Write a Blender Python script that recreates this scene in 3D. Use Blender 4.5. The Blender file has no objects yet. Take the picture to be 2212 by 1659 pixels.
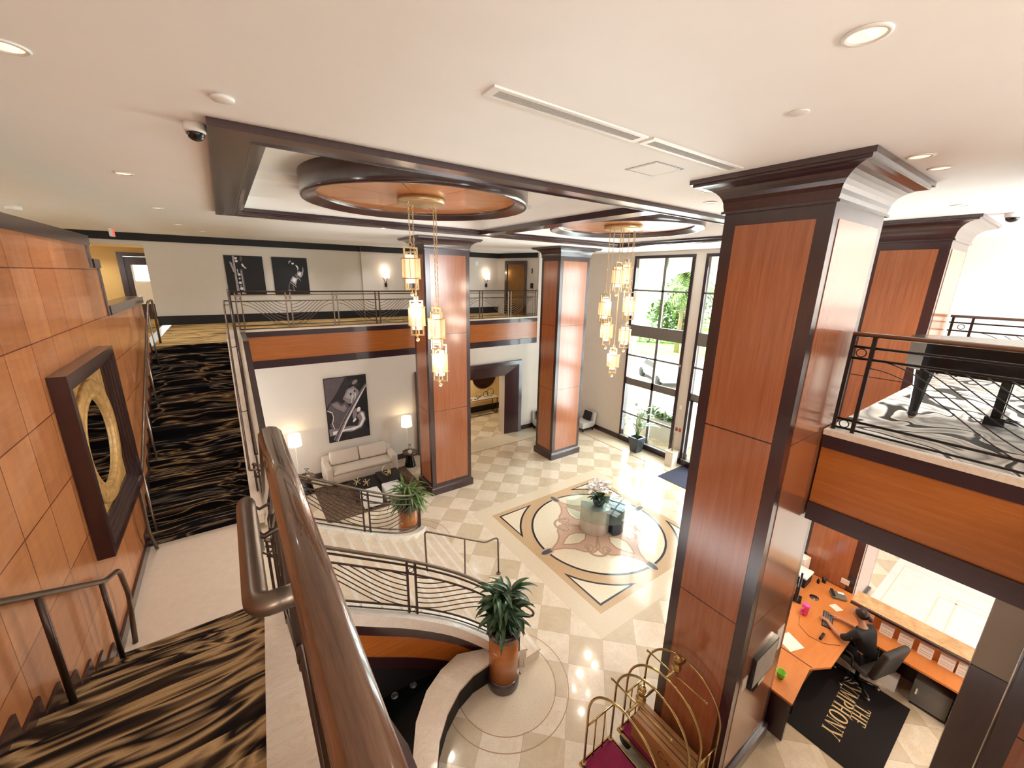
import bpy, bmesh, math, random
from math import sin, cos, pi, sqrt, atan2, radians
from mathutils import Vector, Matrix
random.seed(7)
COL = bpy.context.scene.collection
E = 6.56                      # eye height above the lobby floor
M = 4.98                      # mezzanine floor level
LZ = 2.53                     # stair landing level
CZ = 7.56                     # ceiling level
SB = 3.86                     # underside of the mezzanine slab
ORG = {}

# ------------------------------------------------------------------ mesh builder
class MB:
    def __init__(s, xf=None):
        s.v = []; s.f = []; s.m = []; s.sm = []; s.xf = xf
    def add(s, vs, fs, mi=0, smooth=False):
        b = len(s.v)
        for p in vs:
            p = Vector(p)
            s.v.append(s.xf @ p if s.xf else p)
        for f in fs:
            s.f.append([b + i for i in f]); s.m.append(mi); s.sm.append(smooth)
        return s
    def box(s, x0, x1, y0, y1, z0, z1, mi=0):
        if x0 > x1: x0, x1 = x1, x0
        if y0 > y1: y0, y1 = y1, y0
        if z0 > z1: z0, z1 = z1, z0
        vs = [(x0,y0,z0),(x1,y0,z0),(x1,y1,z0),(x0,y1,z0),(x0,y0,z1),(x1,y0,z1),(x1,y1,z1),(x0,y1,z1)]
        return s.add(vs, [(0,3,2,1),(4,5,6,7),(0,1,5,4),(1,2,6,5),(2,3,7,6),(3,0,4,7)], mi)
    def rbox(s, x0, x1, y0, y1, z0, z1, r=.03, mi=0, n=3):
        # box with rounded vertical edges and softened top and bottom edges
        def ring(ins, z):
            pts = []
            for cx, cy, a0 in ((x1-r, y1-r, 0), (x0+r, y1-r, pi/2), (x0+r, y0+r, pi), (x1-r, y0+r, 1.5*pi)):
                for k in range(n+1):
                    a = a0 + pi/2*k/n
                    pts.append((cx + (r-ins)*cos(a), cy + (r-ins)*sin(a), z))
            return pts
        lev = []
        for k in range(n+1):
            a = pi/2*k/n
            lev.append((r*(1-sin(a)), z0 + r*(1-cos(a))))
        for k in range(n+1):
            a = pi/2*(n-k)/n
            lev.append((r*(1-sin(a)), z1 - r*(1-cos(a))))
        lev = [(min(i, r*.98), z) for i, z in lev]
        vs = []; N = 4*(n+1)
        for ins, z in lev: vs += ring(ins, z)
        fs = []
        for j in range(len(lev)-1):
            for i in range(N):
                fs.append((j*N+i, j*N+(i+1) % N, (j+1)*N+(i+1) % N, (j+1)*N+i))
        fs.append(tuple(range(N))[::-1]); fs.append(tuple((len(lev)-1)*N+i for i in range(N)))
        return s.add(vs, fs, mi, True)
    def prism(s, poly, z0, z1, mi=0, smooth=False):
        n = len(poly)
        vs = [(p[0], p[1], z0) for p in poly] + [(p[0], p[1], z1) for p in poly]
        fs = [tuple(range(n))[::-1], tuple(range(n, 2*n))]
        fs += [(i, (i+1) % n, n+(i+1) % n, n+i) for i in range(n)]
        return s.add(vs, fs, mi, smooth)
    def slab(s, poly, o, U, V, d0, d1, mi=0):
        # 2-D polygon in the plane (o,U,V), thickened along its normal from d0 to d1
        o = Vector(o); U = Vector(U); V = Vector(V); N = U.cross(V).normalized(); n = len(poly)
        a = [o + U*p[0] + V*p[1] + N*d0 for p in poly]; b = [o + U*p[0] + V*p[1] + N*d1 for p in poly]
        fs = [tuple(range(n))[::-1], tuple(range(n, 2*n))] + [(i, (i+1) % n, n+(i+1) % n, n+i) for i in range(n)]
        return s.add(a+b, fs, mi)
    def tube(s, pts, r, n=8, closed=False, mi=0, flat=1.0):
        P = [Vector(p) for p in pts]
        Q = [P[0]]
        for p in P[1:]:
            if (p-Q[-1]).length > 1e-6: Q.append(p)
        P = Q; k = len(P)
        if k < 2: return s
        R = r if isinstance(r, (list, tuple)) else [r]*k
        up = None; vs = []
        for i in range(k):
            if closed: t = (P[(i+1) % k]-P[i-1])
            else: t = P[min(i+1, k-1)]-P[max(i-1, 0)]
            t = t.normalized() if t.length > 1e-9 else Vector((0,0,1))
            if up is None:
                up = Vector((0,0,1)) if abs(t.z) < .95 else Vector((1,0,0))
            u = up - t*up.dot(t)
            if u.length < 1e-5: u = t.orthogonal()
            u.normalize(); w = t.cross(u); up = u
            rr = R[min(i, len(R)-1)]
            for j in range(n):
                a = 2*pi*j/n + pi/n
                vs.append(P[i] + (w*cos(a) + u*sin(a)*flat)*rr)
        fs = []
        for i in range(k if closed else k-1):
            for j in range(n):
                a = i*n+j; b = i*n+(j+1) % n; c = ((i+1) % k)*n+(j+1) % n; d = ((i+1) % k)*n+j
                fs.append((a, b, c, d))
        if not closed:
            fs.append(tuple(range(n))[::-1]); fs.append(tuple((k-1)*n+j for j in range(n)))
        return s.add(vs, fs, mi, n > 4)
    def bar(s, a, b, w, mi=0, h=None):
        # square bar between two points
        a = Vector(a); b = Vector(b); t = (b-a).normalized()
        u = Vector((0,0,1)) if abs(t.z) < .95 else Vector((1,0,0))
        u = (u - t*u.dot(t)).normalized(); v = t.cross(u); h = h or w
        vs = [p + v*sx*w/2 + u*sy*h/2 for p in (a, b) for sx, sy in ((-1,-1),(1,-1),(1,1),(-1,1))]
        return s.add(vs, [(3,2,1,0),(4,5,6,7),(0,1,5,4),(1,2,6,5),(2,3,7,6),(3,0,4,7)], mi)
    def lathe(s, prof, c=(0,0,0), n=24, mi=0, a0=0, a1=2*pi, smooth=True):
        c = Vector(c); vs = []; full = abs(a1-a0-2*pi) < 1e-6; k = n if full else n+1
        for r, z in prof:
            for j in range(k):
                a = a0+(a1-a0)*j/n
                vs.append(c+Vector((r*cos(a), r*sin(a), z)))
        fs = []
        for i in range(len(prof)-1):
            for j in range(n):
                b = (j+1) % k
                fs.append((i*k+j, i*k+b, (i+1)*k+b, (i+1)*k+j))
        if full:
            if prof[0][0] > 1e-4: fs.append(tuple(range(k))[::-1])
            if prof[-1][0] > 1e-4: fs.append(tuple((len(prof)-1)*k+j for j in range(k)))
        return s.add(vs, fs, mi, smooth)
    def sphere(s, c, r, mi=0, n=12, sc=(1,1,1)):
        vs = []; c = Vector(c); h = n//2
        for i in range(h+1):
            t = pi*i/h
            for j in range(n):
                a = 2*pi*j/n
                vs.append(c+Vector((r*sc[0]*sin(t)*cos(a), r*sc[1]*sin(t)*sin(a), r*sc[2]*cos(t))))
        fs = [(i*n+j, (i+1)*n+j, (i+1)*n+(j+1) % n, i*n+(j+1) % n) for i in range(h) for j in range(n)]
        return s.add(vs, fs, mi, True)
    def sweep(s, path, prof, closed=False, mi=0, smooth=False):
        # profile of (side, up) points swept along a path; side is level, up is world up
        P = [Vector(p) for p in path]; k = len(P); n = len(prof); vs = []
        for i in range(k):
            if closed: t0 = P[i]-P[i-1]; t1 = P[(i+1) % k]-P[i]
            else: t0 = P[i]-P[max(i-1, 0)]; t1 = P[min(i+1, k-1)]-P[i]
            def nn(t):
                q = Vector((t.y, -t.x, 0)); return q.normalized() if q.length > 1e-6 else Vector((0,0,0))
            a, b = nn(t0), nn(t1)
            if a.length == 0: a = b
            if b.length == 0: b = a
            m = (a+b); m.normalize(); m = m/max(.35, m.dot(a))
            for x, z in prof: vs.append(P[i]+m*x+Vector((0,0,z)))
        fs = []
        for i in range(k if closed else k-1):
            for j in range(n):
                a = i*n+j; b = i*n+(j+1) % n; c = ((i+1) % k)*n+(j+1) % n; d = ((i+1) % k)*n+j
                fs.append((a, b, c, d))
        if not closed:
            fs.append(tuple(range(n))[::-1]); fs.append(tuple((k-1)*n+j for j in range(n)))
        return s.add(vs, fs, mi, smooth)
    def leaf(s, base, az, el, L, w, droop, n=7, mi=0, twist=0.0, fold=.25):
        # arching tapered leaf blade with a crease down the middle
        d = Vector((cos(az), sin(az), 0)); side = Vector((-sin(az), cos(az), 0)); p = Vector(base); vs = []; e = el
        side = side*cos(twist)+Vector((0,0,1))*sin(twist)
        for i in range(n+1):
            t = i/n; ww = w*max(.03, (sin(pi*min(1, t*.86+.12))**.8))
            up = (-d*sin(e)+Vector((0,0,1))*cos(e))
            vs += [p-side*ww/2+up*ww*fold, p, p+side*ww/2+up*ww*fold]
            p = p+(d*cos(e)+Vector((0,0,1))*sin(e))*(L/n); e -= droop/n
        fs = []
        for i in range(n):
            b = i*3
            fs += [(b, b+1, b+4, b+3), (b+1, b+2, b+5, b+4)]
        return s.add(vs, fs, mi, True)
    def build(s, name, mats, parent=None, fix=True):
        me = bpy.data.meshes.new(name); 
        if parent is None:
            xs = [p.x for p in s.v]; ys = [p.y for p in s.v]; zs = [p.z for p in s.v]
            o = Vector(((min(xs)+max(xs))/2, (min(ys)+max(ys))/2, min(zs)))
        else: o = ORG[parent]
        me.from_pydata([tuple(p-o) for p in s.v], [], s.f)
        for m in (mats if isinstance(mats, (list, tuple)) else [mats]): me.materials.append(m)
        me.polygons.foreach_set('material_index', s.m); me.polygons.foreach_set('use_smooth', s.sm)
        me.update()
        if fix:
            bm = bmesh.new(); bm.from_mesh(me); bmesh.ops.recalc_face_normals(bm, faces=bm.faces); bm.to_mesh(me); bm.free()
        ob = bpy.data.objects.new(name, me); COL.objects.link(ob)
        if parent is None: ob.location = o
        else: ob.parent = parent
        ORG[ob] = o.copy()
        return ob

def tag(o, label=None, cat=None, group=None, kind=None):
    if label: o['label'] = label
    if cat: o['category'] = cat
    if group: o['group'] = group
    if kind: o['kind'] = kind
    return o
def root(name, label, cat, loc, group=None, kind=None):
    o = bpy.data.objects.new(name, None); COL.objects.link(o); o.location = loc; ORG[o] = Vector(loc); o.empty_display_size = .1
    return tag(o, label, cat, group, kind)
def struct(mb, name, mats, parent=None):
    o = mb.build(name, mats, parent)
    if parent is None: o['kind'] = 'structure'
    return o
KIDS = {}
def copy_tree(o, parent=None):
    c = o.copy(); COL.objects.link(c)
    if parent is not None: c.parent = parent
    for ch in [x for x in COL.objects if x.parent == o]: copy_tree(ch, c)
    return c
def dup(o, loc, label, rz=0):
    c = copy_tree(o); c.location = loc; c.rotation_euler = (0,0,rz); c['label'] = label
    return c

# ------------------------------------------------------------------ materials
def lin(c):
    if isinstance(c, str): c = [int(c[i:i+2], 16)/255 for i in (0,2,4)]
    return tuple(((x/12.92) if x <= .04045 else ((x+.055)/1.055)**2.4) for x in c)+(1,)
class NT:
    def __init__(s, name):
        s.m = bpy.data.materials.new(name); s.m.use_nodes = True; s.t = s.m.node_tree; s.b = s.t.nodes['Principled BSDF']
    def n(s, ty, **kw):
        x = s.t.nodes.new(ty)
        for k, v in kw.items(): setattr(x, k, v)
        return x
    def l(s, a, b): s.t.links.new(a, b)
    def pos(s, scale=(1,1,1), rot=(0,0,0), loc=(0,0,0), obj=False):
        if obj: out = s.n('ShaderNodeTexCoord').outputs['Object']
        else: out = s.n('ShaderNodeNewGeometry').outputs['Position']
        mp = s.n('ShaderNodeMapping'); mp.inputs['Scale'].default_value = scale; mp.inputs['Rotation'].default_value = rot; mp.inputs['Location'].default_value = loc
        s.l(out, mp.inputs['Vector']); return mp.outputs['Vector']
    def noise(s, vec, scale=5, detail=4, rough=.55, dist=0):
        x = s.n('ShaderNodeTexNoise'); x.inputs['Scale'].default_value = scale; x.inputs['Detail'].default_value = detail
        x.inputs['Roughness'].default_value = rough; x.inputs['Distortion'].default_value = dist; s.l(vec, x.inputs['Vector']); return x.outputs['Fac']
    def ramp(s, fac, stops, interp='LINEAR'):
        x = s.n('ShaderNodeValToRGB'); x.color_ramp.interpolation = interp
        e = x.color_ramp.elements
        while len(e) < len(stops): e.new(.5)
        for i, (p, c) in enumerate(stops): e[i].position = p; e[i].color = lin(c) if len(c) != 4 else c
        s.l(fac, x.inputs['Fac']); return x.outputs['Color']
    def mix(s, fac, a, b, mode='MIX'):
        x = s.n('ShaderNodeMix', data_type='RGBA', blend_type=mode)
        for sock, v in ((x.inputs[0], fac), (x.inputs[6], a), (x.inputs[7], b)):
            if hasattr(v, 'node'): s.l(v, sock)
            else: sock.default_value = v
        return x.outputs[2]
    def math(s, op, a, b=0.0, clamp=False):
        x = s.n('ShaderNodeMath', operation=op, use_clamp=clamp)
        for i, v in enumerate((a, b)):
            if hasattr(v, 'node'): s.l(v, x.inputs[i])
            else: x.inputs[i].default_value = v
        return x.outputs[0]
    def bump(s, h, strength=.2, dist=.01):
        x = s.n('ShaderNodeBump'); x.inputs['Strength'].default_value = strength; x.inputs['Distance'].default_value = dist
        s.l(h, x.inputs['Height']); s.l(x.outputs['Normal'], s.b.inputs['Normal'])
    def set(s, base=None, rough=.5, metal=0, spec=.5, coat=0, emit=None, es=0, trans=0, alpha=1, ior=1.45, coat_rough=.05, coat_ior=1.5, sheen=0, sss=0):
        b = s.b.inputs
        if base is not None:
            if hasattr(base, 'node'): s.l(base, b['Base Color'])
            else: b['Base Color'].default_value = lin(base) if len(base) != 4 else base
        b['Roughness'].default_value = rough; b['Metallic'].default_value = metal; b['Specular IOR Level'].default_value = spec
        b['Coat Weight'].default_value = coat; b['Coat Roughness'].default_value = coat_rough; b['Coat IOR'].default_value = coat_ior; b['IOR'].default_value = ior
        b['Transmission Weight'].default_value = trans; b['Alpha'].default_value = alpha; b['Sheen Weight'].default_value = sheen
        b['Subsurface Weight'].default_value = sss
        if emit is not None:
            b['Emission Color'].default_value = lin(emit); b['Emission Strength'].default_value = es
        return s.m
def plain(name, c, rough=.5, var=.06, scale=6, **kw):
    t = NT(name); f = t.noise(t.pos(), scale, 3); c0 = lin(c)
    a = tuple(min(1, x*(1-var)) for x in c0[:3])+(1,); b = tuple(min(1, x*(1+var)) for x in c0[:3])+(1,)
    return t.set(t.ramp(f, [(.3, a), (.7, b)]), rough, **kw)
def wood(name, c1, c2, sc=(9,9,.7), rough=.3, coat=.35, **kw):
    t = NT(name); v = t.pos(sc); f = t.noise(v, 2.2, 6, .6, .6); g = t.noise(t.pos((sc[0]*6, sc[1]*6, sc[2]*2.5)), 3, 3)
    c = t.ramp(f, [(.25, c1), (.75, c2)]); c = t.mix(.18, c, t.ramp(g, [(.35, c1), (.65, c2)]))
    return t.set(c, rough, coat=coat, **kw)

MT = {}
MT['ceiling'] = plain('ceiling_paint', 'FAFAF8', .85, .015, 2)
MT['wall'] = plain('wall_paint', 'DED6CB', .8, .015, 3)
MT['wallgrey'] = plain('wall_grey_paint', 'D9D2C6', .8, .015, 3)
MT['yellow'] = plain('warm_wall_paint', 'E6C98F', .8, .02, 3)
MT['dark'] = wood('dark_mahogany', '2A1519', '3C2023', (8,8,1), .28, .8, spec=.5, coat_rough=.17, coat_ior=1.65)
MT['darkx'] = wood('dark_mahogany_level', '24141A', '36202A', (1,1,8), .28, .4)
MT['cherry'] = wood('cherry_panel', '92502F', 'B06E48', (10,10,.5), .22, .9, spec=.5, coat_rough=.17, coat_ior=1.65)
MT['cherryx'] = wood('cherry_panel_level', '9E561E', 'B86E30', (.5,.5,10), .28, .5, coat_rough=.15)
MT['oak'] = wood('amber_panel', 'A8622E', 'C07E44', (.6,.6,9), .3, .4)
MT['desk'] = wood('desk_laminate', 'C8763A', 'D98A4C', (.8,5,5), .3, .2)
MT['railwood'] = wood('brown_rail_wood', '43291D', '725036', (26,1.6,26), .22, .7)
MT['bronze'] = plain('bronze_metal', '6E5F52', .32, .08, 12, metal=.75)
MT['bronzedk'] = plain('dark_bronze_metal', '4A3B33', .33, .08, 12, metal=.6)
MT['steel'] = plain('brushed_steel', 'A59C90', .3, .06, 20, metal=.9)
MT['brass'] = plain('polished_brass', 'B89C68', .17, .05, 8, metal=1)
MT['gold'] = plain('pale_gold_metal', 'D6BE92', .36, .05, 8, metal=.65)
MT['black'] = plain('black_lacquer', '0C0B0C', .25, .1, 5, coat=.3)
MT['blackmat'] = plain('black_matte', '151314', .6, .1, 5)
MT['white'] = plain('white_paint', 'EEECE7', .5, .02, 4)
MT['cream'] = plain('cream_fabric', 'D8CBBB', .9, .04, 60, sheen=.2)
MT['whitefab'] = plain('white_fabric', 'E9E6E2', .9, .03, 60)
MT['greyfab'] = plain('grey_fabric', 'C9C8C4', .9, .04, 60)
MT['charfab'] = plain('charcoal_fabric', '2E2A2C', .9, .08, 60)
MT['glassy'] = None
def glass(name, tint='F4FAFA', rough=.02, k=.5):
    t = NT(name); tr = t.n('ShaderNodeBsdfTransparent'); gl = t.n('ShaderNodeBsdfGlossy'); mx = t.n('ShaderNodeMixShader'); lw = t.n('ShaderNodeLayerWeight'); lw.inputs['Blend'].default_value = .5
    tr.inputs['Color'].default_value = lin(tint); gl.inputs['Roughness'].default_value = rough
    f = t.math('ADD', t.math('MULTIPLY', t.math('POWER', lw.outputs['Facing'], 4.0), k), .03)
    t.l(f, mx.inputs[0]); t.l(tr.outputs[0], mx.inputs[1]); t.l(gl.outputs[0], mx.inputs[2])
    t.l(mx.outputs[0], t.t.nodes['Material Output'].inputs['Surface']); return t.m
MT['pane'] = glass('window_glass'); MT['tabglass'] = glass('table_glass', 'F0F8F6')
MT['mirror'] = plain('mirror_glass', 'D8DCDC', .03, .01, 1, metal=1)
def emis(name, c, s, base=None):
    t = NT(name); return t.set(base or c, .6, emit=c, es=s)
MT['shade'] = emis('lit_lamp_shade', 'FFEBCD', 1.0); MT['shadehot'] = emis('lit_shade_core', 'FFEBC0', 2.6)
MT['bulb'] = emis('glowing_bulb', 'FFE8C4', 7); MT['sconce'] = emis('lit_sconce_shade', 'FFEADB', 1.15)
MT['screen'] = emis('screen_glow', '9DB4CF', .5)
MT['exit'] = emis('red_exit_letters', 'FF5040', 1.0)
def sheer():
    t = NT('sheer_amber_shade'); tr = t.n('ShaderNodeBsdfTransparent'); tr.inputs['Color'].default_value = lin('FFF0DC')
    t.set('F7D9AE', .7, emit='FFE0B4', es=.45); mx = t.n('ShaderNodeMixShader'); mx.inputs[0].default_value = .5
    t.l(tr.outputs[0], mx.inputs[1]); t.l(t.b.outputs[0], mx.inputs[2]); t.l(mx.outputs[0], t.t.nodes['Material Output'].inputs['Surface']); return t.m
MT['sheer'] = sheer()
def marble(name, c1, c2, vein, rough=.25, sc=2.0, coat=.2):
    t = NT(name); v = t.pos((1,1,1)); f = t.noise(v, sc, 6, .6, 1.2); g = t.noise(v, sc*2.3, 8, .7, 2.5)
    c = t.ramp(f, [(.3, c1), (.7, c2)]); c = t.mix(t.ramp(g, [(.47, (0,0,0,1)), (.5, (.5,.5,.5,1)), (.53, (0,0,0,1))]), c, lin(vein))
    return t.set(c, rough, coat=coat)
MT['marble'] = marble('cream_marble', 'D9C6AE', 'EADBC8', 'C9B193')
MT['marblew'] = marble('pale_marble', 'E4DACB', 'F1E9DD', 'D5C8B4', .25)
MT['sidefloor'] = marble('grey_white_marble', 'DAD8D2', 'E8E6E1', 'C6C2BA', .2)
MT['granite'] = marble('counter_granite', 'B98B58', 'DDB988', '6E4A44', .2, 4)
def floor_mat():
    t = NT('marble_checker_floor'); S = .61
    v = t.pos((1/S,1/S,0), (0,0,radians(45)), (0,0,.5))
    # Mapping rotates about z: u=(x-y)/sqrt2, v=(x+y)/sqrt2
    ad = t.n('ShaderNodeVectorMath', operation='ADD'); t.l(v, ad.inputs[0]); ad.inputs[1].default_value = (-.2, -.3, 0)
    ck = t.n('ShaderNodeTexChecker'); ck.inputs['Scale'].default_value = 1; t.l(ad.outputs[0], ck.inputs['Vector'])
    fl = t.n('ShaderNodeVectorMath', operation='FLOOR'); t.l(ad.outputs[0], fl.inputs[0])
    wn = t.n('ShaderNodeTexWhiteNoise'); t.l(fl.outputs[0], wn.inputs['Vector'])
    f = t.noise(t.pos(), 2.6, 6, .6, 1.4); fine = t.noise(t.pos(), 9, 5, .6, 2)
    light = t.ramp(f, [(.3, 'E2D0B6'), (.7, 'EFE2CF')]); dk = t.ramp(f, [(.3, 'C6B294'), (.7, 'D6C5AA')])
    c = t.mix(ck.outputs['Fac'], light, dk)
    c = t.mix(t.math('MULTIPLY', wn.outputs['Value'], .3), c, lin('D9C9B0'))
    c = t.mix(t.ramp(fine, [(.46, (0,0,0,1)), (.5, (.35,.35,.35,1)), (.54, (0,0,0,1))]), c, lin('C4AE8E'))
    fr = t.n('ShaderNodeVectorMath', operation='FRACTION'); t.l(ad.outputs[0], fr.inputs[0])
    sp = t.n('ShaderNodeSeparateXYZ'); t.l(fr.outputs[0], sp.inputs[0])
    gx = t.math('LESS_THAN', sp.outputs[0], .012); gy = t.math('LESS_THAN', sp.outputs[1], .012)
    c = t.mix(t.math('MULTIPLY', t.math('MAXIMUM', gx, gy), .5), c, lin('A89478'))
    return t.set(c, .13, coat=.3, coat_rough=.04)
MT['floor'] = floor_mat()
def terr(name, c, rough=.14):
    t = NT(name); f = t.noise(t.pos(), 60, 4, .7); c0 = lin(c)
    return t.set(t.ramp(f, [(.3, tuple(x*.82 for x in c0[:3])+(1,)), (.7, tuple(min(1, x*1.12) for x in c0[:3])+(1,))]), rough, coat=.25)
for k, c in dict(t_cream='EADBC0', t_tan='C9AA84', t_pink='CFA993', t_line='B4937A', t_dark='2B2A33', t_border='E0CFB4', t_blue='4A5563').items(): MT[k] = terr('terrazzo_'+k[2:], c)
def carpet(name, gold, dk=False):
    t = NT(name); v = t.pos((.20, 2.7, 2.7)); w = t.noise(t.pos((.8,.35,.35)), 1.2, 1)
    ad = t.n('ShaderNodeVectorMath', operation='ADD'); sc = t.n('ShaderNodeVectorMath', operation='SCALE'); cb = t.n('ShaderNodeCombineXYZ')
    t.l(w, cb.inputs[1]); t.l(w, cb.inputs[2]); t.l(cb.outputs[0], sc.inputs[0]); sc.inputs['Scale'].default_value = 1.5
    t.l(v, ad.inputs[0]); t.l(sc.outputs[0], ad.inputs[1])
    f = t.noise(ad.outputs[0], 2.1, 2.5, .5, .12); f2 = t.noise(t.pos((.3,9,9)), 2.0, 2, .5, .1)
    f = t.math('ADD', t.math('MULTIPLY', f, .86), t.math('MULTIPLY', f2, .14))
    if gold: st = [(.32,'3A2E20'),(.40,'6A5434'),(.46,'C2A266'),(.54,'DCC088'),(.60,'8A6C42'),(.70,'CFAF72')]  # lit copy of the stair carpet: mezzanine light painted in as gold
    else: st = [(.33,'1E1815'),(.40,'3A2E24'),(.435,'80684A'),(.465,'BC9E74'),(.495,'A08258'),(.52,'5E4A36'),(.54,'241D1B'),(.565,'1E1918'),(.59,'6E5A42'),(.62,'AC906A'),(.66,'7E6648'),(.72,'3A2E24')]  # near-flight copy: light on its treads painted in as more brown
    if dk: st = [(.34,'0E0D10'),(.43,'151316'),(.452,'5E4A34'),(.468,'B0946A'),(.484,'55432F'),(.51,'141216'),(.575,'111013'),(.60,'4E4A48'),(.615,'8A7C68'),(.63,'2A2522'),(.70,'141216')]  # far-flight copy: shade on the risers painted in as more black
    fz = t.noise(t.pos((160,160,160)), 1, 2)
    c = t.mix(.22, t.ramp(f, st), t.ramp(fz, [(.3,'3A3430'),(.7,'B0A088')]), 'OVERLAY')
    m = t.set(c, .95, spec=.1); t.bump(fz, .3, .004); return m
MT['carpet'] = carpet('swirl_carpet', False); MT['carpet_shaded'] = carpet('shaded_swirl_carpet', False, True); MT['carpet_lit'] = carpet('lit_swirl_carpet', True)
def carpet_bw():
    t = NT('black_grey_ripple_carpet'); f = t.noise(t.pos((1.0,1.2,1)), .95, 2, .35, .9)
    w = t.math('FRACT', t.math('MULTIPLY', f, 4.2))
    c = t.ramp(w, [(0,'1A1814'),(.14,'1C1914'),(.20,'E6E0D0'),(.36,'C4BFB2'),(.52,'8A8780'),(.7,'DAD4C4'),(.86,'A8A49A'),(.95,'E2DCCB')])
    return t.set(c, .55, spec=.3)
MT['carpetbw'] = carpet_bw()
def panelwall():
    t = NT('amber_panel_grid'); g = t.n('ShaderNodeNewGeometry'); sp = t.n('ShaderNodeSeparateXYZ'); t.l(g.outputs['Position'], sp.inputs[0])
    cb = t.n('ShaderNodeCombineXYZ'); t.l(t.math('SUBTRACT', sp.outputs[1], 5.26-.56), cb.inputs[0]); t.l(t.math('SUBTRACT', sp.outputs[2], E-.648*8), cb.inputs[1])
    br = t.n('ShaderNodeTexBrick'); br.offset = 0; br.squash = 1
    i = br.inputs; i['Scale'].default_value = 1; i['Brick Width'].default_value = .56; i['Row Height'].default_value = .648; i['Mortar Size'].default_value = .005; i['Mortar Smooth'].default_value = 0; i['Bias'].default_value = 0
    i['Color1'].default_value = lin('B4764A'); i['Color2'].default_value = lin('C88E5E'); i['Mortar'].default_value = lin('6A2F14'); t.l(cb.outputs[0], i['Vector'])
    f = t.noise(t.pos((1,.8,7)), 2.5, 6, .6, .8); v2 = t.noise(t.pos((1,5,.7)), 2.0, 4, .5, .3)
    c = t.mix(.35, br.outputs['Color'], t.ramp(f, [(.3,'8A664A'),(.7,'C9B299')]), 'OVERLAY')
    c = t.mix(.25, c, t.ramp(v2, [(.35,'8A664A'),(.65,'C9B299')]), 'OVERLAY')
    return t.set(c, .3, coat=.4)
MT['panelwall'] = panelwall()
def leafm(name, a, b):
    t = NT(name); f = t.noise(t.pos((1,1,1)), 9, 3); return t.set(t.ramp(f, [(.3, a), (.7, b)]), .38, coat=.15)
MT['leaf'] = leafm('dark_leaf', '1A2C18', '46633A'); MT['leafb'] = leafm('bright_leaf', '2F5220', '7D9A52'); MT['leafg'] = leafm('grey_leaf', '6C7F64', 'B4C4A8')
MT['petal'] = plain('orchid_petal', 'F6EEE8', .6, .05, 20); MT['soil'] = plain('soil', '4A3A2C', .95, .2, 30)
MT['burg'] = plain('burgundy_carpet', '7E1238', .9, .1, 40); MT['card'] = plain('brown_cardboard', 'A9794A', .7, .06, 10)
MT['paper'] = plain('white_paper', 'EFE6DA', .8, .03, 8); MT['skin'] = plain('skin', 'B98263', .5, .05, 12, sss=.05); MT['hair'] = plain('dark_hair', '2B1A14', .4, .2, 40)
MT['shirt'] = plain('black_shirt', '1D1B1D', .7, .12, 14); MT['trouser'] = plain('dark_trousers', '17151A', .8, .1, 14); MT['chairbk'] = plain('worn_black_chair', '2E2722', .55, .15, 8)
MT['pinkp'] = plain('pink_plastic', 'E858A8', .35, .03, 8); MT['green'] = plain('green_plastic', '7CC832', .4, .04, 8)
MT['grey'] = plain('grey_plastic', '6E6A64', .5, .05, 8); MT['letter'] = plain('cream_letters', 'DDC08E', .9, .04, 20); MT['mat'] = plain('black_mat', '1B1514', .95, .2, 30)
MT['navymat'] = plain('navy_mat', '39394A', .95, .1, 30)
MT['rug'] = None
def rugm():
    t = NT('brown_weave_rug'); f = t.noise(t.pos((2.2,9,1)), 3, 5, .7); g = t.noise(t.pos((9,2.2,1)), 3, 5, .7)
    c = t.mix(.5, t.ramp(f, [(.35,'3E2F26'),(.5,'6B5444'),(.65,'A89078')]), t.ramp(g, [(.35,'33271F'),(.65,'8E7660')])); return t.set(c, .95, spec=.1)
MT['rug'] = rugm()
MT['goldleaf'] = plain('gilt_gesso', 'B98E54', .45, .3, 14, metal=.2); MT['veneer'] = wood('lit_veneer', 'B46E38', 'CC8850', (.6,.6,9), .3, .5); MT['blackbronze'] = plain('blackened_bronze', '2A211D', .35, .1, 12, metal=.3); MT['alu'] = plain('satin_aluminium', 'CFC8BE', .34, .04, 20, metal=.45); MT['pier'] = plain('grey_pier_paint', '9C9082', .8, .03, 3)  # veneer: cherry with the lanterns' light painted into its colour
MT['pot'] = plain('charcoal_pot', '3A4048', .3, .1, 5, coat=.3); MT['teal'] = plain('dark_teal_glaze', '1F3A4A', .2, .1, 5, coat=.5)
for k, c in dict(a_black='0B0A0B', a_dk='2A2528', a_mid='5E555A', a_lt='A9A3A6', a_wh='E9E6E6', a_str='8A7F84').items(): MT[k] = plain('print_'+k[2:], c, .55, .12, 7)
MT['lawn'] = plain('lawn', '8FBF5A', .9, .2, 2); MT['drive'] = plain('sunlit_paving', 'CFC8BC', .9, .06, 1.2); MT['beige'] = plain('beige_stucco', 'E9E0CC', .85, .03, 2)
MT['bluebld'] = plain('pale_blue_stucco', 'E4EBF0', .8, .05, 1); MT['trunk'] = plain('palm_trunk', '8A7560', .9, .15, 8); MT['carp'] = plain('grey_car_paint', '9AA0A6', .25, .05, 2, coat=.5)
MT['carglass'] = plain('dark_car_glass', '20262C', .1, .05, 2)
def light(name, ty, loc, energy, color=(1,1,1), **kw):
    l = bpy.data.lights.new(name, ty); l.energy = energy; l.color = color
    rot = kw.pop('rot', None)
    for k_, v_ in kw.items(): setattr(l, k_, v_)
    o = bpy.data.objects.new(name, l); COL.objects.link(o); o.location = loc
    if rot: o.rotation_euler = rot
    return o
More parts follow.
